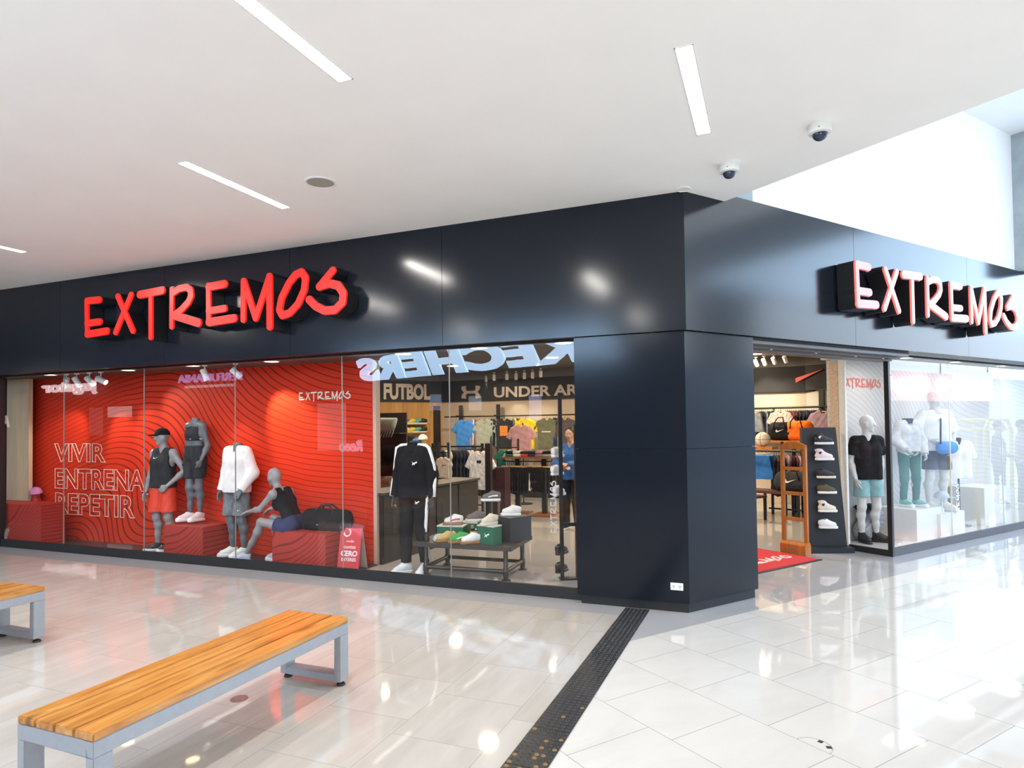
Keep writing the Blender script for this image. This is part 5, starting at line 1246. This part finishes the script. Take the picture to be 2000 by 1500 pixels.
# ================================================================ doorway
# security gate
GP = PR(3.19, 1.10, 0); GRZ = AR + PI / 2 + .06
t = thing('security_gate', 'orange brown wooden security gate pedestal just inside the doorway', 'security gate', GP, GRZ)
gw, gh = .160, 1.49
obj('base', MB().prism([(-.07, 0), (.07, 0), (.07, .13), (.045, .165), (-.045, .165), (-.07, .13)], -gw - .02, gw + .02, 0), M_gatewood, t, bevel=.004)
for s in (-1, 1): obj('upright', MB().box(s * gw - .022, s * gw + .022, -.025, .025, .165, gh - .05), M_gatewood, t, bevel=.005)
arcp = [(-gw - .022, gh - .10)] + [(-gw - .022 + (2 * gw + .044) * i / 10, gh - .05 + .05 * math.sin(PI * i / 10)) for i in range(11)] + [(gw + .022, gh - .10)]
obj('top_rail', MB().prism(arcp, -.027, .027, 1), M_gatewood, t, bevel=.003)
for z in (.46, .80, 1.13): obj('crossbar', MB().box(-gw, gw, -.020, .020, z - .022, z + .022), M_gatewood, t, bevel=.003)
for s in (-1, 1):
    obj('badge', MB().box(-.05, .05, s * .0705 - .002, s * .0705 + .002, .05, .085), mat('mauve_badge', (.25, .16, .20), .4), t)
obj('antenna', MB().tube([(-gw + .03, 0, .17), (-gw + .03, 0, gh - .1)], .006, 6).tube([(gw - .03, 0, .17), (gw - .03, 0, gh - .1)], .006, 6), M_acr, t)
# sneaker tower
TR = AR - .60; _a = at_R(1590, 1066, .92); _b = at_R(1636, 1064, 1.02); TP = Vector(((_a.x + _b.x) / 2, (_a.y + _b.y) / 2, 0)) + Vector((-math.sin(TR), math.cos(TR), 0)) * .05
t = thing('sneaker_board', 'tall dark navy board on a plinth showing six canvas sneakers beside the doorway', 'display stand', TP, TR)
M_navyb = mat('dark_navy_board', (.014, .018, .026), .5, 0, .06)
mb = MB().add([(-.225, -.06, .07), (.275, -.06, .07), (.275, .06, .07), (-.225, .06, .07), (-.25, .03, 1.67), (.20, .03, 1.67), (.20, .13, 1.67), (-.25, .13, 1.67)], [(0, 1, 5, 4), (1, 2, 6, 5), (2, 3, 7, 6), (3, 0, 4, 7), (4, 5, 6, 7), (3, 2, 1, 0)])
obj('board', mb, M_navyb, t, bevel=.004)
obj('plinth', MB().box(-.34, .31, -.20, .22, 0, .07), M_navyb, t, bevel=.006)
TN2 = Vector((-math.sin(TR), math.cos(TR), 0))
SN = [('high', S_blk, S_white, 'black high top sneaker with a white ankle patch', 'disc', S_white, 1.44), ('high', S_pinkw, S_white, 'pale pink high top sneaker', 'disc', B_navy, 1.24),
      ('low', S_blk, S_cream, 'black low sneaker with a cream sole', None, None, 1.01), ('low', S_olive, S_white, 'olive canvas sneaker with a white sole', None, None, .80),
      ('high', S_cream, S_white, 'off white high top sneaker', 'disc', B_navy, .575), ('low', S_white, S_white, 'plain white low sneaker', None, None, .36)]
for i, (k, u_, s_, lb, lg, lm, _) in enumerate(SN):
    py = (868, 899, 934, 964, 1000, 1032)[i]; px = (1609, 1610, 1613, 1615, 1616, 1617)[i]
    P = at_plane(px, py, TP - TN2 * .13 + TN2 * (1066 - py) / 235 * .05, TN2)
    shoe('sneaker', lb + ' on the dark board, %s from top' % ORD[i], P, TR + PI / 2 - .08, k, u_, s_, s_ if u_ is S_blk else u_, 'sneakers on the dark board', lg, lm, .98)
    q = Matrix.Rotation(-TR, 3, 'Z') @ (P - TP)
    obj('peg', MB().box(q.x - .05, q.x + .05, q.y - .02, .04, q.z - .008, q.z - .001), M_navyb, t)
# mat
mu0, mu1, mv0, mv1 = 1.15, 3.10, .64, 1.62
t = thing('door_mat', 'red doormat with pale lettering lying in the doorway', 'mat', PR((mu0 + mu1) / 2, (mv0 + mv1) / 2, 0), AR + .02)
hw, hd = (mu1 - mu0) / 2, (mv1 - mv0) / 2
obj('border', MB().box(-hw, hw, -hd, hd, 0, .008), M_rubber, t, bevel=.003); obj('carpet', MB().box(-hw + .03, hw - .03, -hd + .03, hd - .03, .008, .014), mat('red_carpet', (.50, .018, .025), .95, 0, .15, 60, .5, 200), t)
mb = hand_text(MB(), 1.35 / GLW, -.002, 0); mb.v = [(x + .10, z - .14, .0155 - y) for x, y, z in mb.v]
mb2 = hand_text(MB(), .9 / GLW, -.002, 0); mb.add([(x - .2, z + .22, .0155 - y) for x, y, z in mb2.v], mb2.f)
obj('lettering', mb, mat('pale_mat_letter', (.75, .62, .60), .9), t)
# inside: bench, wood ball stand, shelf with bags, far rail
def simple_bench(lb, px0, px1, py, v, zt, m):
    a, b = at_R(px0, py, v), at_R(px1, py, v); a.z = b.z = 0
def at_NF(px, py, off, z=None):
    P = at_N(px, py, -off)
    if z is not None: P.z = z
    return P
c0, c1 = at_NF(1466, 955, 2.2), at_NF(1600, 962, 2.2); zt = (c0.z + c1.z) / 2; L_ = (Vector((c1.x, c1.y, 0)) - Vector((c0.x, c0.y, 0))).length
t = thing('fitting_bench', 'long low dark bench with a brown top inside the shop behind the security gate', 'bench', Vector(((c0.x + c1.x) / 2, (c0.y + c1.y) / 2, 0)), AN)
obj('seat', MB().box(-L_ / 2, L_ / 2, -.22, .22, zt - .05, zt), mat('plum_brown_top', (.10, .035, .03), .35), t, bevel=.006)
for x in (-L_ / 2 + .35, .1, L_ / 2 - .3):
    for y in (-.18, .18): obj('leg', MB().box(x - .02, x + .02, y - .02, y + .02, 0, zt - .05), M_steel, t)
obj('stretcher', MB().box(-L_ / 2 + .35, L_ / 2 - .3, -.015, .015, .12, .15), M_steel, t)
# far rail with dark clothes
a, b = at_NF(1462, 799, .55), at_NF(1625, 793, .55); zr = (a.z + b.z) / 2; a.z = b.z = zr
rail('far black rail of dark clothes under the red tick emblem', a, b, .022)
for px in (1518, 1605):
    q = at_NF(px, 790, .04); o = obj('rail_bracket', MB().box(-.05, .05, -.03, .03, -.35, .42).box(-.10, .10, -.03, .03, .40, .44).sqtube((0, -.03, 0), (0, -.52, 0), .03), M_steel, None, (q.x, q.y, zr), AN); tag(o, 'black wall bracket carrying the far rail, the %s one' % ('left' if px < 1550 else 'right'), 'bracket', 'brackets of the far rail')
run('side', a.lerp(b, .08), a.lerp(b, .36), 11, AN + .55, [B_grey, B_blk, B_char, B_blk, B_navy], ['grey', 'black', 'charcoal', 'jet black', 'navy'], 'on the left half of the far rail', 'tops on the left half of the far rail', .92)
run('side', a.lerp(b, .37), a.lerp(b, .60), 9, AN + .55, [B_plum, B_plum, B_brown, B_plum], ['plum', 'dark plum', 'brown', 'wine'], 'in the middle of the far rail', 'tops in the middle of the far rail', .92)
run('side', a.lerp(b, .61), a.lerp(b, .86), 10, AN + .55, [B_char, B_blk, B_navy], ['charcoal', 'black', 'navy'], 'on the right half of the far rail', 'tops on the right half of the far rail', .92)
garment('tee', 'pale pink printed top facing forward in the middle of the far rail', a.lerp(b, .47) - NN * .30, AN, mat('pale_pink_print', (.50, .36, .33), .85, 0, .8, 22), None, .85)
P = at_NF(1609, 801, 1.0); garment('tee', 'mauve t-shirt facing forward at the right end of the far rail', Vector((P.x, P.y, zr)), AN, B_lil, None, 1.05)
garment('shorts', 'grey shorts with a white tag at the left end of the far rail', a.lerp(b, .12) - NN * .28, AN, B_grey, None, 1.0)
# orange brown shelf with bags
s0, s1 = at_NF(1500, 861, 1.5), at_NF(1577, 861, 1.5); zs = at_NF(1545, 860, 1.5).z; Ls = (s1 - s0).length
t = thing('wall_shelf', 'orange brown shelf holding bags above the security gate', 'shelf', Vector(((s0.x + s1.x) / 2, (s0.y + s1.y) / 2, 0)), AN)
obj('board', MB().box(-Ls / 2, Ls / 2, -.22, .22, zs - .05, zs), M_gatewood, t, bevel=.004)
for x in (-Ls / 2 + .5, Ls / 2 - .1): obj('post', MB().box(x - .03, x + .03, -.03, .03, 0, zs - .05), M_steel, t)
def bag(lb, px, py, off, w, d, h, m, emb, sc=1.0, zz=None):
    P = at_NF(px, py, off, zz); t = thing('sports_bag', lb, 'bag', P, AN)
    obj('bag_body', sdf_mesh([([('rc', (-w / 2 + h * .35, 0, h * .45), (w / 2 - h * .35, 0, h * .45), h * .47, h * .47), ('rc', (-w / 2 + .08, 0, .1), (w / 2 - .08, 0, .1), .11, .11), ('rc', (-w / 2 + .1, 0, h - .12), (w / 2 - .1, 0, h - .12), .12, .12)], [((0, 0, 0), (0, 0, -1)), ((0, 0, h), (0, 0, 1)), ((0, -d / 2, 0), (0, -1, 0)), ((0, d / 2, 0), (0, 1, 0))], .06)], .012, .003), m, t, smooth=True)
    obj('handles', MB().tube([(-w * .25, -d / 2, h * .6), (-w * .2, -d / 2 - .03, h * .95), (-w * .1, -d / 3, h + .09), (w * .1, -d / 3, h + .09), (w * .2, -d / 2 - .03, h * .95), (w * .25, -d / 2, h * .6)], .012, 8), B_blk, t, smooth=True)
    if emb: obj('emblem', logo_mb(SWOOSH, emb, .006), S_white, t, (0, -d / 2 - .012, h * .45))
    return t
bag('black sports bag with a white tick on the orange brown shelf', 1529, 858, 1.5, .46, .3, .36, B_blk, .15, zz=zs)
bag('bright orange holdall on the orange brown shelf', 1561, 858, 1.5, .46, .3, .38, B_orange, None, zz=zs)
bag('grey sports bag with a white tick lying on the bench behind the security gate', 1551, 952, 2.2, .62, .34, .36, B_char, .20, zz=zt)
# ball on a wooden stand
P = at_NF(1490, 858, 2.4); zb_ = at_NF(1486, 872, 2.4).z
t = thing('basketball', 'pale two tone basketball on a small wooden stand beside the pier', 'ball', P, AN)
r = .135; obj('ball', MB().lathe([(max(.001, r * math.sin(PI * i / 16)), -r * math.cos(PI * i / 16)) for i in range(17)], 28), mat('pale_ball_leather', (.66, .56, .44), .6, 0, .08), t, smooth=True)
mb = MB()
for a in (0, PI / 2): mb.tube([(r * 1.002 * math.cos(k) * math.cos(a), r * 1.002 * math.cos(k) * math.sin(a), r * 1.002 * math.sin(k)) for k in [2 * PI * i / 32 for i in range(32)]], .004, 6, True)
mb.tube([(r * 1.002 * math.cos(k), r * 1.002 * math.sin(k), 0) for k in [2 * PI * i / 32 for i in range(32)]], .004, 6, True); obj('seams', mb, mat('seam_brown', (.15, .08, .05), .6), t, smooth=True)
t = thing('ball_stand', 'small orange brown ledge and cup holding the pale basketball', 'stand', Vector((P.x, P.y, 0)), AN)
obj('cup', MB().lathe([(.05, zb_), (.02, zb_ + .02), (.02, P.z - r - .02), (.05, P.z - r + .012)], 16), M_gatewood, t, smooth='auto'); obj('ledge', MB().box(-.5, .22, -.14, .14, zb_ - .05, zb_), M_gatewood, t); obj('post', MB().box(-.38, -.32, -.03, .03, 0, zb_ - .05), M_steel, t)
# lower rail with blue shorts and trousers
a, b = at_NF(1462, 882, 1.9), at_NF(1570, 880, 1.9); zl = (a.z + b.z) / 2; a.z = b.z = zl
rail('low black rail with blue shorts left of the security gate', a, b, .02, (0.02, .62, 1.0))
for i, px in enumerate((1482, 1488, 1496)):
    P = at_NF(px, 886, 2.0 - .12 * i); P.z = zl; garment('shorts', 'bright blue football shorts on the low rail, %s from the left' % ORD[i], P, AN + .25, B_blue, 'blue shorts on the low rail', 1.15, .05)
run('side', a.lerp(b, .46), a.lerp(b, .66), 5, AN + .5, [B_blk, B_char], ['black', 'charcoal'], 'on the low rail left of the gate', 'dark tops on the low rail', 1.1)
run('side', a.lerp(b, .70), a.lerp(b, .98), 6, AN + .5, [B_lil, B_plum, B_blk, B_plum], ['mauve', 'plum', 'black', 'wine'], 'on the low rail seen through the gate', 'tops seen through the gate', 1.0)
P = at_F(1481, 1013, 0); t = thing('low_stool', 'black framed low stool with a dark seat at the pier edge of the doorway', 'stool', PR(uvR(P)[0] - .25, uvR(P)[1], 0), AR)
obj('seat', MB().box(-.28, .25, -.2, .2, .40, .44), mat('plum_brown_top', (.10, .035, .03), .35), t, bevel=.005)
for x in (-.24, .22):
    for y in (-.17, .17): obj('leg', MB().box(x - .018, x + .018, y - .018, y + .018, 0, .40), M_steel, t)

# ================================================================ right-hand window bay
b = at_R(1713, 750, 1.066)
hand_on(PR(uvR(b)[0] - .42, 1.066, at_R(1690, 750, 1.066).z), AR, 1.02, mat('coral_lettering', (.62, .12, .09), .5, 0, 0), 'coral red hand lettered shop name on the white wave wall')
M_whiteblk = mat('white_block', (.74, .72, .68), .5, 0, .03)
q7 = uvR(R7.location)
block('white block under the grey jacketed mannequin', q7[0] - .32, q7[0] + .42, .46, 1.0, .06, q7[2], M_whiteblk, 'display_block', PR, AR, 1)
block('low white block under the t-shirt mannequin behind the right window', u8 - .30, u8 + .42, .42, 1.0, .06, .40, M_whiteblk, 'display_block', PR, AR, 1)
block('tall white block beyond the torso form behind the right window', u9 + .25, u9 + 1.0, .55, 1.05, .06, .66, M_whiteblk, 'display_block', PR, AR, 1)
t = thing('sports_bag', 'bright blue bag slung on the white t-shirt mannequin', 'bag', PR(u8 - .10, .40, 1.25), AR)
obj('bag_body', sdf_mesh([([('rc', (-.12, 0, .1), (.12, 0, .1), .09, .09)], None, .03)], .01, .002), B_blue, t, smooth=True); obj('strap', MB().tube([(-.18, 0, .15), (-.05, .05, .5), (.10, .12, .52)], .012, 8), B_char, t, smooth=True)
cap_at('blue cap with a pale front on the low white block', PR(u8 - .16, .46, .63), AR + .5, B_pale, None, 1.0)
tag(obj('hat_stand', MB().lathe([(.06, 0), (.06, .01), (.012, .02), (.012, .21), (.03, .225)], 16), M_lampwhite, None, PR(u8 - .16, .46, .40), 0, 0, 'auto'), 'small white stand under the blue cap', 'stand')
t = thing('backpack', 'grey textured pack lying behind the black t-shirt mannequin', 'bag', PR(4.62, .93, .06), AR)
obj('bag_body', sdf_mesh([([('rc', (-.12, 0, .14), (.12, 0, .30), .14, .16)], [((0, 0, 0), (0, 0, -1)), ((0, -.12, 0), (0, -1, 0)), ((0, .12, 0), (0, 1, 0))], .05)], .01), wave_mat('grey_wave_pack', (.30, .30, .33), (.12, .12, .14), 0, -.4, .05, 1, .09, .6, .8, seed=6), t, smooth=True); obj('top_flap', MB().box(-.2, .2, -.1, .1, .44, .50), B_blk, t, bevel=.02)
vin = mat('white_vinyl', (.85, .85, .86), .5, 0, 0)
for (px, py, hh), lb in (((1872, 990, 88), 'vertical white hand lettered shop name on the right window before the torso form'), ((1955, 965, 72), 'vertical white hand lettered shop name in the middle of the right window'), ((1985, 953, 78), 'vertical white hand lettered shop name at the right edge of the photo')):
    P = at_R(px, py, .284); h_ = (at_R(px, py - hh / 2, .284) - at_R(px, py + hh / 2, .284)).length
    hand_on(PR(uvR(P)[0], .2865, P.z), AR, h_, vin, lb, 'window_lettering', 0, -PI / 2, 'shop names down the right window')
P = at_R(1757, 1064, .285); o = obj('sticker', MB().box(-.03, -.012, 0, .001, 0, .018).box(-.009, .009, 0, .001, 0, .018).box(.012, .03, 0, .001, 0, .018), vin, None, PR(uvR(P)[0], .2855, P.z), AR); tag(o, 'three tiny white squares at the lower left of the right window', 'sticker')

# ================================================================ shop staff seen through the left window
def person(lb, P, rot, h, J, top, bottoms, hair, sleeve='short', tcol=0.014, shoe_m=S_blk, fem=False, long_hair=False):
    t = thing('person', lb, 'person', P, rot)
    body('body', J, M_skin, t, True, True, .0085)
    shirt('top', J, top, t, .012, sleeve, .88 * h / 1.8, .02, collar=False)
    shorts('trousers', J, bottoms, t, .020, .1 if True else 0, 1.0 * h / 1.8, 0, pants=True)
    k = J['k']; c = J['hed']; f = nrm(J.get('face', (0, -1, 0))); x = np.cross(f, (0, 0, 1)); R = np.stack([x, -f, V3((0, 0, 1))], 1)
    g = [('el', c + V3((0, 0, .035 * k)) - f * .020 * k, (.086 * k, .098 * k, .100 * k), R), ('-el', c + f * .11 * k - V3((0, 0, .035 * k)), (.085 * k, .08 * k, .105 * k), R)]
    if long_hair: g.append(('rc', c - f * .05 * k, J['nek'] - f * .06 * k - V3((0, 0, .06)), .075, .06))
    soft('hair', [(g, [((c - V3((0, 0, .06 if not long_hair else .5))), (0, 0, -1))], .02)], hair, t, .008)
    worn(J, t, 'low', shoe_m, S_white, S_blk)
    return t
M_hair = mat('dark_hair', (.012, .009, .008), .6, 0, .2, 60)
J = pose(1.72, wrl=(-.02, -.24, 1.12), wrr=(.05, -.26, 1.16), ell=(-.26, -.06, 1.15), elr=(.26, -.06, 1.15), pl=(0, .6, -1), pr=(0, .6, -1))
q = uvL(at_L(1115, 900, 4.2)); person('person in a blue long sleeved shirt and black trousers, hands joined, standing inside the shop', PL(q[0], 4.2, 0), AL - .1, 1.72, J, mat('denim_blue', (.035, .13, .36), .85, 0, .2, 20), B_blk, M_hair, 'long')
# ================================================================ mall furniture
def bench(lb, u0, v_near, v_far):
    t = thing('bench', lb, 'bench', PL(u0, (v_near + v_far) / 2, 0), AL, 'slatted benches in the mall')
    L_ = v_far - v_near; hl = L_ / 2; w = .255
    mb = MB()
    for sx in (-1, 1): mb.box(sx * w, sx * (w - .045), -hl, hl, .345, .415)
    for sy in (-1, 1): mb.box(-w + .045, w - .045, sy * hl, sy * (hl - .045), .345, .415)
    obj('frame', mb, M_silver, t, bevel=.003)
    for sy in (-1, 1):
        mb = MB(); y0, y1 = sy * hl, sy * (hl - .09)
        for sx in (-1, 1): mb.box(sx * w, sx * (w - .05), y0, y1, .035, .345)
        mb.box(-w + .05, w - .05, y0, y1, .035, .085)
        lg = obj('leg_frame', mb, M_silver, t, bevel=.003)
        for sx in (-1, 1): obj('foot', MB().lathe([(.026, 0), (.03, .004), (.026, .016), (.008, .018), (.008, .036)], 14, (sx * (w - .03), sy * (hl - .045), 0)), M_rubber, lg, smooth='auto')
    sw = (2 * w - 3 * .008) / 4
    for i in range(4):
        x = -w + i * (sw + .008); obj('slat', MB().box(x, x + sw, -hl, hl, .415, .452), M_pine, t, bevel=.005)
    return t
bench('slatted pine bench with silver grey frame in the left foreground', 2.235, -4.235, -2.445)
bench('slatted pine bench cut off by the left edge of the photo', 5.195, -4.37, -2.58)
# tactile strip
def tactile(i, v0, v1):
    mb = MB(); w = .112; hl = (v1 - v0) / 2 - .002
    mb.box(-w, w, -hl, hl, -.001, .006)
    nx, ny = 6, 11
    for a in range(nx):
        for b in range(ny):
            mb.cur = 1 if (i >= 6 and random.random() < (.20 if i == 6 else .08)) or (i == 5 and random.random() < .03) else 0
            x = -w + .02 + a * (2 * w - .04) / (nx - 1); y = -hl + .02 + b * (2 * hl - .04) / (ny - 1)
            k = 8; vs = [(x + r * math.cos(2 * PI * q / k), y + r * math.sin(2 * PI * q / k), z) for r, z in ((.0145, .006), (.010, .0105)) for q in range(k)]
            mb.add(vs, [(q, (q + 1) % k, (q + 1) % k + k, q + k) for q in range(k)] + [tuple(range(k, 2 * k))])
    o = obj('tactile_tile', mb, [mat('tactile_black', (.018, .019, .022), .42, 0, .25, 12), mat('worn_ochre_stud', (.20, .12, .035), .5)], None, PL(.463, (v0 + v1) / 2, .001), AL)
    return tag(o, 'black studded tactile tile in the floor strip, %s out from the dark pier' % ORD[i], 'tactile tile', 'tactile tiles running out from the pier')
v = -.035
for i in range(14):
    n_ = v - .43; tactile(i, n_, v); v = n_
# floor plates
P = at_F(467, 1365, 0); o = obj('floor_plate', MB().lathe([(.055, -.001), (.055, .003), (.045, .004), (.001, .004)], 28), mat('pinkish_steel_plate', (.34, .20, .18), .4, .5, .2, 40), None, P, 0, 0, 'auto'); tag(o, 'small round reddish floor plate beneath the long bench', 'floor plate')
_p, _q = at_F(1558, 1443, 0), at_F(1620, 1473, 0); P = (_p + _q) / 2; HR = (_p - _q).length / 2
t = thing('floor_hatch', 'half round floor hatch with two dark finger notches in the pale tiles', 'floor hatch', P, AR)
obj('ring', MB().tube([(HR * math.cos(a * PI / 20 - PI / 2), HR * math.sin(a * PI / 20 - PI / 2), .0) for a in range(21)], .003, 6), mat('dull_ring', (.42, .40, .37), .4, .3), t, smooth=True)
for a in (-.75, .1): obj('notch', MB().box(HR - .03, HR - .004, -.012, .012, -.001, .002), M_rubber, t, (0, 0, 0), a)
# dome cameras, speaker, ring
def dome(lb, px, py):
    P = at_F(px, py, ZC); t = thing('dome_camera', lb, 'security camera', P, 0, 'dome cameras on the ceiling')
    obj('housing', MB().lathe([(.078, 0), (.080, -.012), (.080, -.05), (.076, -.062), (.058, -.068), (.001, -.068)], 32), M_lampwhite, t, smooth='auto')
    obj('dome', MB().lathe([(.052, -.066)] + [(.052 * math.cos(a * PI / 16), -.068 - .048 * math.sin(a * PI / 16)) for a in range(1, 8)] + [(.001, -.116)], 28), mat('smoked_dome', (.02, .03, .06), .08), t, smooth=True)
    for k in range(3): obj('screw', MB().lathe([(.005, 0), (.005, .004), (.001, .005)], 8, (.080 * math.cos(k * 2.1), .080 * math.sin(k * 2.1), -.045)), M_steel, t)
dome('white dome security camera with a smoked lens, farther from the corner of the two', 1601, 244)
dome('white dome security camera with a smoked lens, just above the pier corner', 1424, 322)
P = at_F(626, 356, ZC); t = thing('ceiling_vent', 'round recessed speaker grille in the white ceiling beside a strip light', 'ceiling vent', P, 0)
obj('rim', MB().lathe([(.135, 0), (.135, -.006), (.118, -.008), (.115, 0)], 40), M_white, t, smooth='auto'); obj('grille', MB().lathe([(.116, -.004), (.10, -.003), (.001, -.003)], 40), mat('speaker_cloth', (.34, .32, .28), .9, 0, .1, 200), t)
P = at_F(1335, 369, ZC); o = obj('ceiling_ring', MB().lathe([(.065, 0), (.065, -.008), (.055, -.009), (.053, -.003), (.001, -.003)], 28), M_white, None, P, 0, 0, 'auto'); tag(o, 'thin white ring on the ceiling right above the pier corner', 'ceiling fitting')
# socket
t = thing('power_outlet', 'white power outlet plate low on the dark pier', 'power outlet', PL(.095, -.03, .242), AL)
obj('plate', MB().box(-.058, .058, -.008, 0, -.034, .034), M_white, t, bevel=.003)
mb = MB()
for x in (-.028, .028): mb.box(x - .009, x - .005, -.0095, -.007, -.004, .010).box(x + .005, x + .009, -.0095, -.007, -.004, .010).box(x - .003, x + .003, -.0095, -.007, -.016, -.010)
obj('slots', mb, M_black, t)
# ================================================================ the other side of the mall: what the glass mirrors
def mirror_L(P): u_, v_, z_ = uvL(P); return PL(u_, .2 - v_, z_)
def mirror_R(P): u_, v_, z_ = uvR(P); return PR(u_, .576 - v_, z_)
def lit_sign(txt, A, B, zlo, zhi, glowm, lb, shear=0.0, bold=.02, name='shop_sign', back=None, sp=1.0):
    """A: foot of the first letter, B: foot of the last, as read"""
    d = Vector((B.x - A.x, B.y - A.y, 0)); w = d.length; rot = math.atan2(d.y, d.x)
    mb = text_mb(txt, 1.0, .04, bold, shear, 0, 1, sp, 'LEFT'); X = [q[0] for q in mb.v]; Z = [q[2] for q in mb.v]
    sx = w / (max(X) - min(X)); sz = (zhi - zlo) / (max(Z) - min(Z)); x0, z0_ = min(X), min(Z)
    mb.v = [((q[0] - x0) * sx, q[1], (q[2] - z0_) * sz) for q in mb.v]
    t = thing(name, lb, 'sign', (A.x, A.y, zlo), rot); obj('lettering', mb, glowm, t)
    if back: obj('back_board', MB().box(-.25, w + .25, .05, .12, -.25, zhi - zlo + .25), back, t)
    return t
# big pale blue letters; measured on two depths because that front stands at an angle
a = mirror_L(at_L(697, 742, 9.9)); b = mirror_L(at_L(1124, 727, 7.2))
d = (a - b); A = b - d * (1 / 6.4)
lit_sign('SKECHERS', A, a, 3.10, 3.80, glow('pale_blue_sign_glow', (.45, .70, 1), 16), 'large pale blue lit shop sign across the mall', .25, .055, sp=1.06)
a = mirror_L(at_L(82, 775, 9.9)); b = mirror_L(at_L(190, 745, 9.9))
lit_sign('jugator', b, a, 3.10, 3.62, glow('pinkish_sign_glow', (1, .86, .88), 6.0), 'rounded pale pink lit shop sign across the mall', 0, .04)
a = mirror_L(at_L(348, 732, 9.9)); b = mirror_L(at_L(472, 740, 9.9))
lit_sign('PERFUMANIA', b, a, 3.35, 3.62, glow('violet_sign_glow', (.62, .45, 1), 4), 'violet lit shop sign across the mall', 0, .0)
lit_sign('EL MUNDO DE LOS AROMAS', b.lerp(a, .12), b.lerp(a, .88), 3.16, 3.25, glow('white_sign_glow', (.9, .88, 1), 2.0), 'small white line of sign lettering across the mall')
a = mirror_L(at_L(664, 950, 9.6)); b = mirror_L(at_L(708, 946, 9.6))
lit_sign('Reeo', b, a, 1.05, 1.40, glow('pink_neon_glow', (1, .70, .95), 4), 'small pink neon sign low across the mall', .1, .02)
a = mirror_L(at_L(4, 823, 9.6)); b = mirror_L(at_L(18, 822, 9.6))
lit_sign('A', b, a, 1.95, 2.40, glow('cream_letter_glow', (1, .95, .8), 2.5), 'single cream lit letter far along the mall', 0, 0)
# glowing poster panels and counters across the mall
def panel(lb, px0, py0, px1, py1, col, e, depth=9.6, side='L', cat='poster', name='wall_poster'):
    f = (lambda x, y: mirror_L(at_L(x, y, depth))) if side == 'L' else (lambda x, y: mirror_R(at_R(x, y, depth)))
    A, B = f(px0, py1), f(px1, py0); d = Vector((A.x - B.x, A.y - B.y, 0)); c_ = (A + B) / 2
    o = obj(name, MB().box(-d.length / 2, d.length / 2, -.02, .02, -abs(B.z - A.z) / 2, abs(B.z - A.z) / 2), glow('poster_glow_%d_%d' % (px0, py0), col, e), None, c_, math.atan2(d.y, d.x)); return tag(o, lb, cat)
panel('lit white poster screen across the mall', 211, 793, 257, 815, (1, .96, .9), 2.2)
panel('tall pink lit poster across the mall, opposite the red wall', 621, 787, 675, 880, (.9, .55, .5), 1.4)
panel('pale lit panel across the mall beside the tall pink poster', 175, 796, 200, 850, (.7, .5, .5), .5)
panel('blue lit kiosk window across the mall', 1034, 771, 1057, 820, (.45, .5, 1), 2.6)
panel('blue and white poster across the mall', 840, 770, 862, 802, (.4, .6, 1), 1.2)
panel('pale poster across the mall', 916, 773, 940, 802, (.9, .9, .95), 1.4)
panel('orange lit banner behind a rounded white sign across the atrium', 1742, 731, 1858, 782, (1, .13, .03), 2.6, 9.0, 'R', 'banner', 'lit_banner')
a = mirror_R(at_R(1855, 772, 8.9)); b = mirror_R(at_R(1735, 768, 8.9)); zt_ = at_R(1800, 742, 8.9).z; zb2 = at_R(1800, 766, 8.9).z
lit_sign('9 Payless', a, b.lerp(a, -.55), 2.75, 3.45, glow('white_letter_glow', (1, .98, .95), 7), 'rounded white lit lettering on the orange banner across the atrium', 0, .012)
panel('bright white lit sign board across the atrium', 1860, 728, 1938, 782, (.95, .97, 1), 2.4, 9.0, 'R', 'sign board', 'lit_board')
panel('dark blue shop front across the atrium', 1938, 745, 2030, 985, (.05, .07, .12), .3, 9.4, 'R', 'shop front', 'dark_shop')
# yellow play house frame and two people, mirrored in the right window
q = uvR(mirror_R(at_R(1945, 930, 3.2))); YF = mat('yellow_tube', (.85, .58, .02), .4)
yb = [mirror_R(at_R(px, py, 3.2)) for px, py in ((1923, 905), (1923, 838), (1932, 820), (1967, 820), (1975, 838), (1975, 905))]
t = thing('play_frame', 'yellow house shaped play frame across the atrium', 'play frame', (0, 0, 0))
mb = MB(); gy = min(p.z for p in yb); pts = [Vector((yb[0].x, yb[0].y, .0))] + yb[1:5] + [Vector((yb[5].x, yb[5].y, .0))]; mb.tube(pts, .045, 10)
off = Vector((0, 0, 0)) - IR * .8; mb.tube([p + off for p in pts], .045, 10)
for p in pts[1:5]: mb.tube([p, p + off], .04, 8)
obj('tube_frame', mb, YF, t, smooth='auto')
J = pose(1.72, wrl=(-.05, -.22, 1.02), wrr=(.08, -.24, 1.05), ell=(-.25, -.04, 1.12), elr=(.25, -.04, 1.12), pl=(0, .6, -1), pr=(0, .6, -1))
P = mirror_R(at_F(1953, 986, 0)); P.z = 0
person('person in a dark t-shirt and black trousers standing in the atrium', P, AR + PI - .5, 1.72, J, B_char, B_blk, M_hair)
J = pose(1.74)
P = mirror_R(at_F(1998, 984, 0)); P.z = 0
person('person in a cream t-shirt and black trousers standing in the atrium', P, AR + PI - .4, 1.74, J, B_cream, B_blk, M_hair)
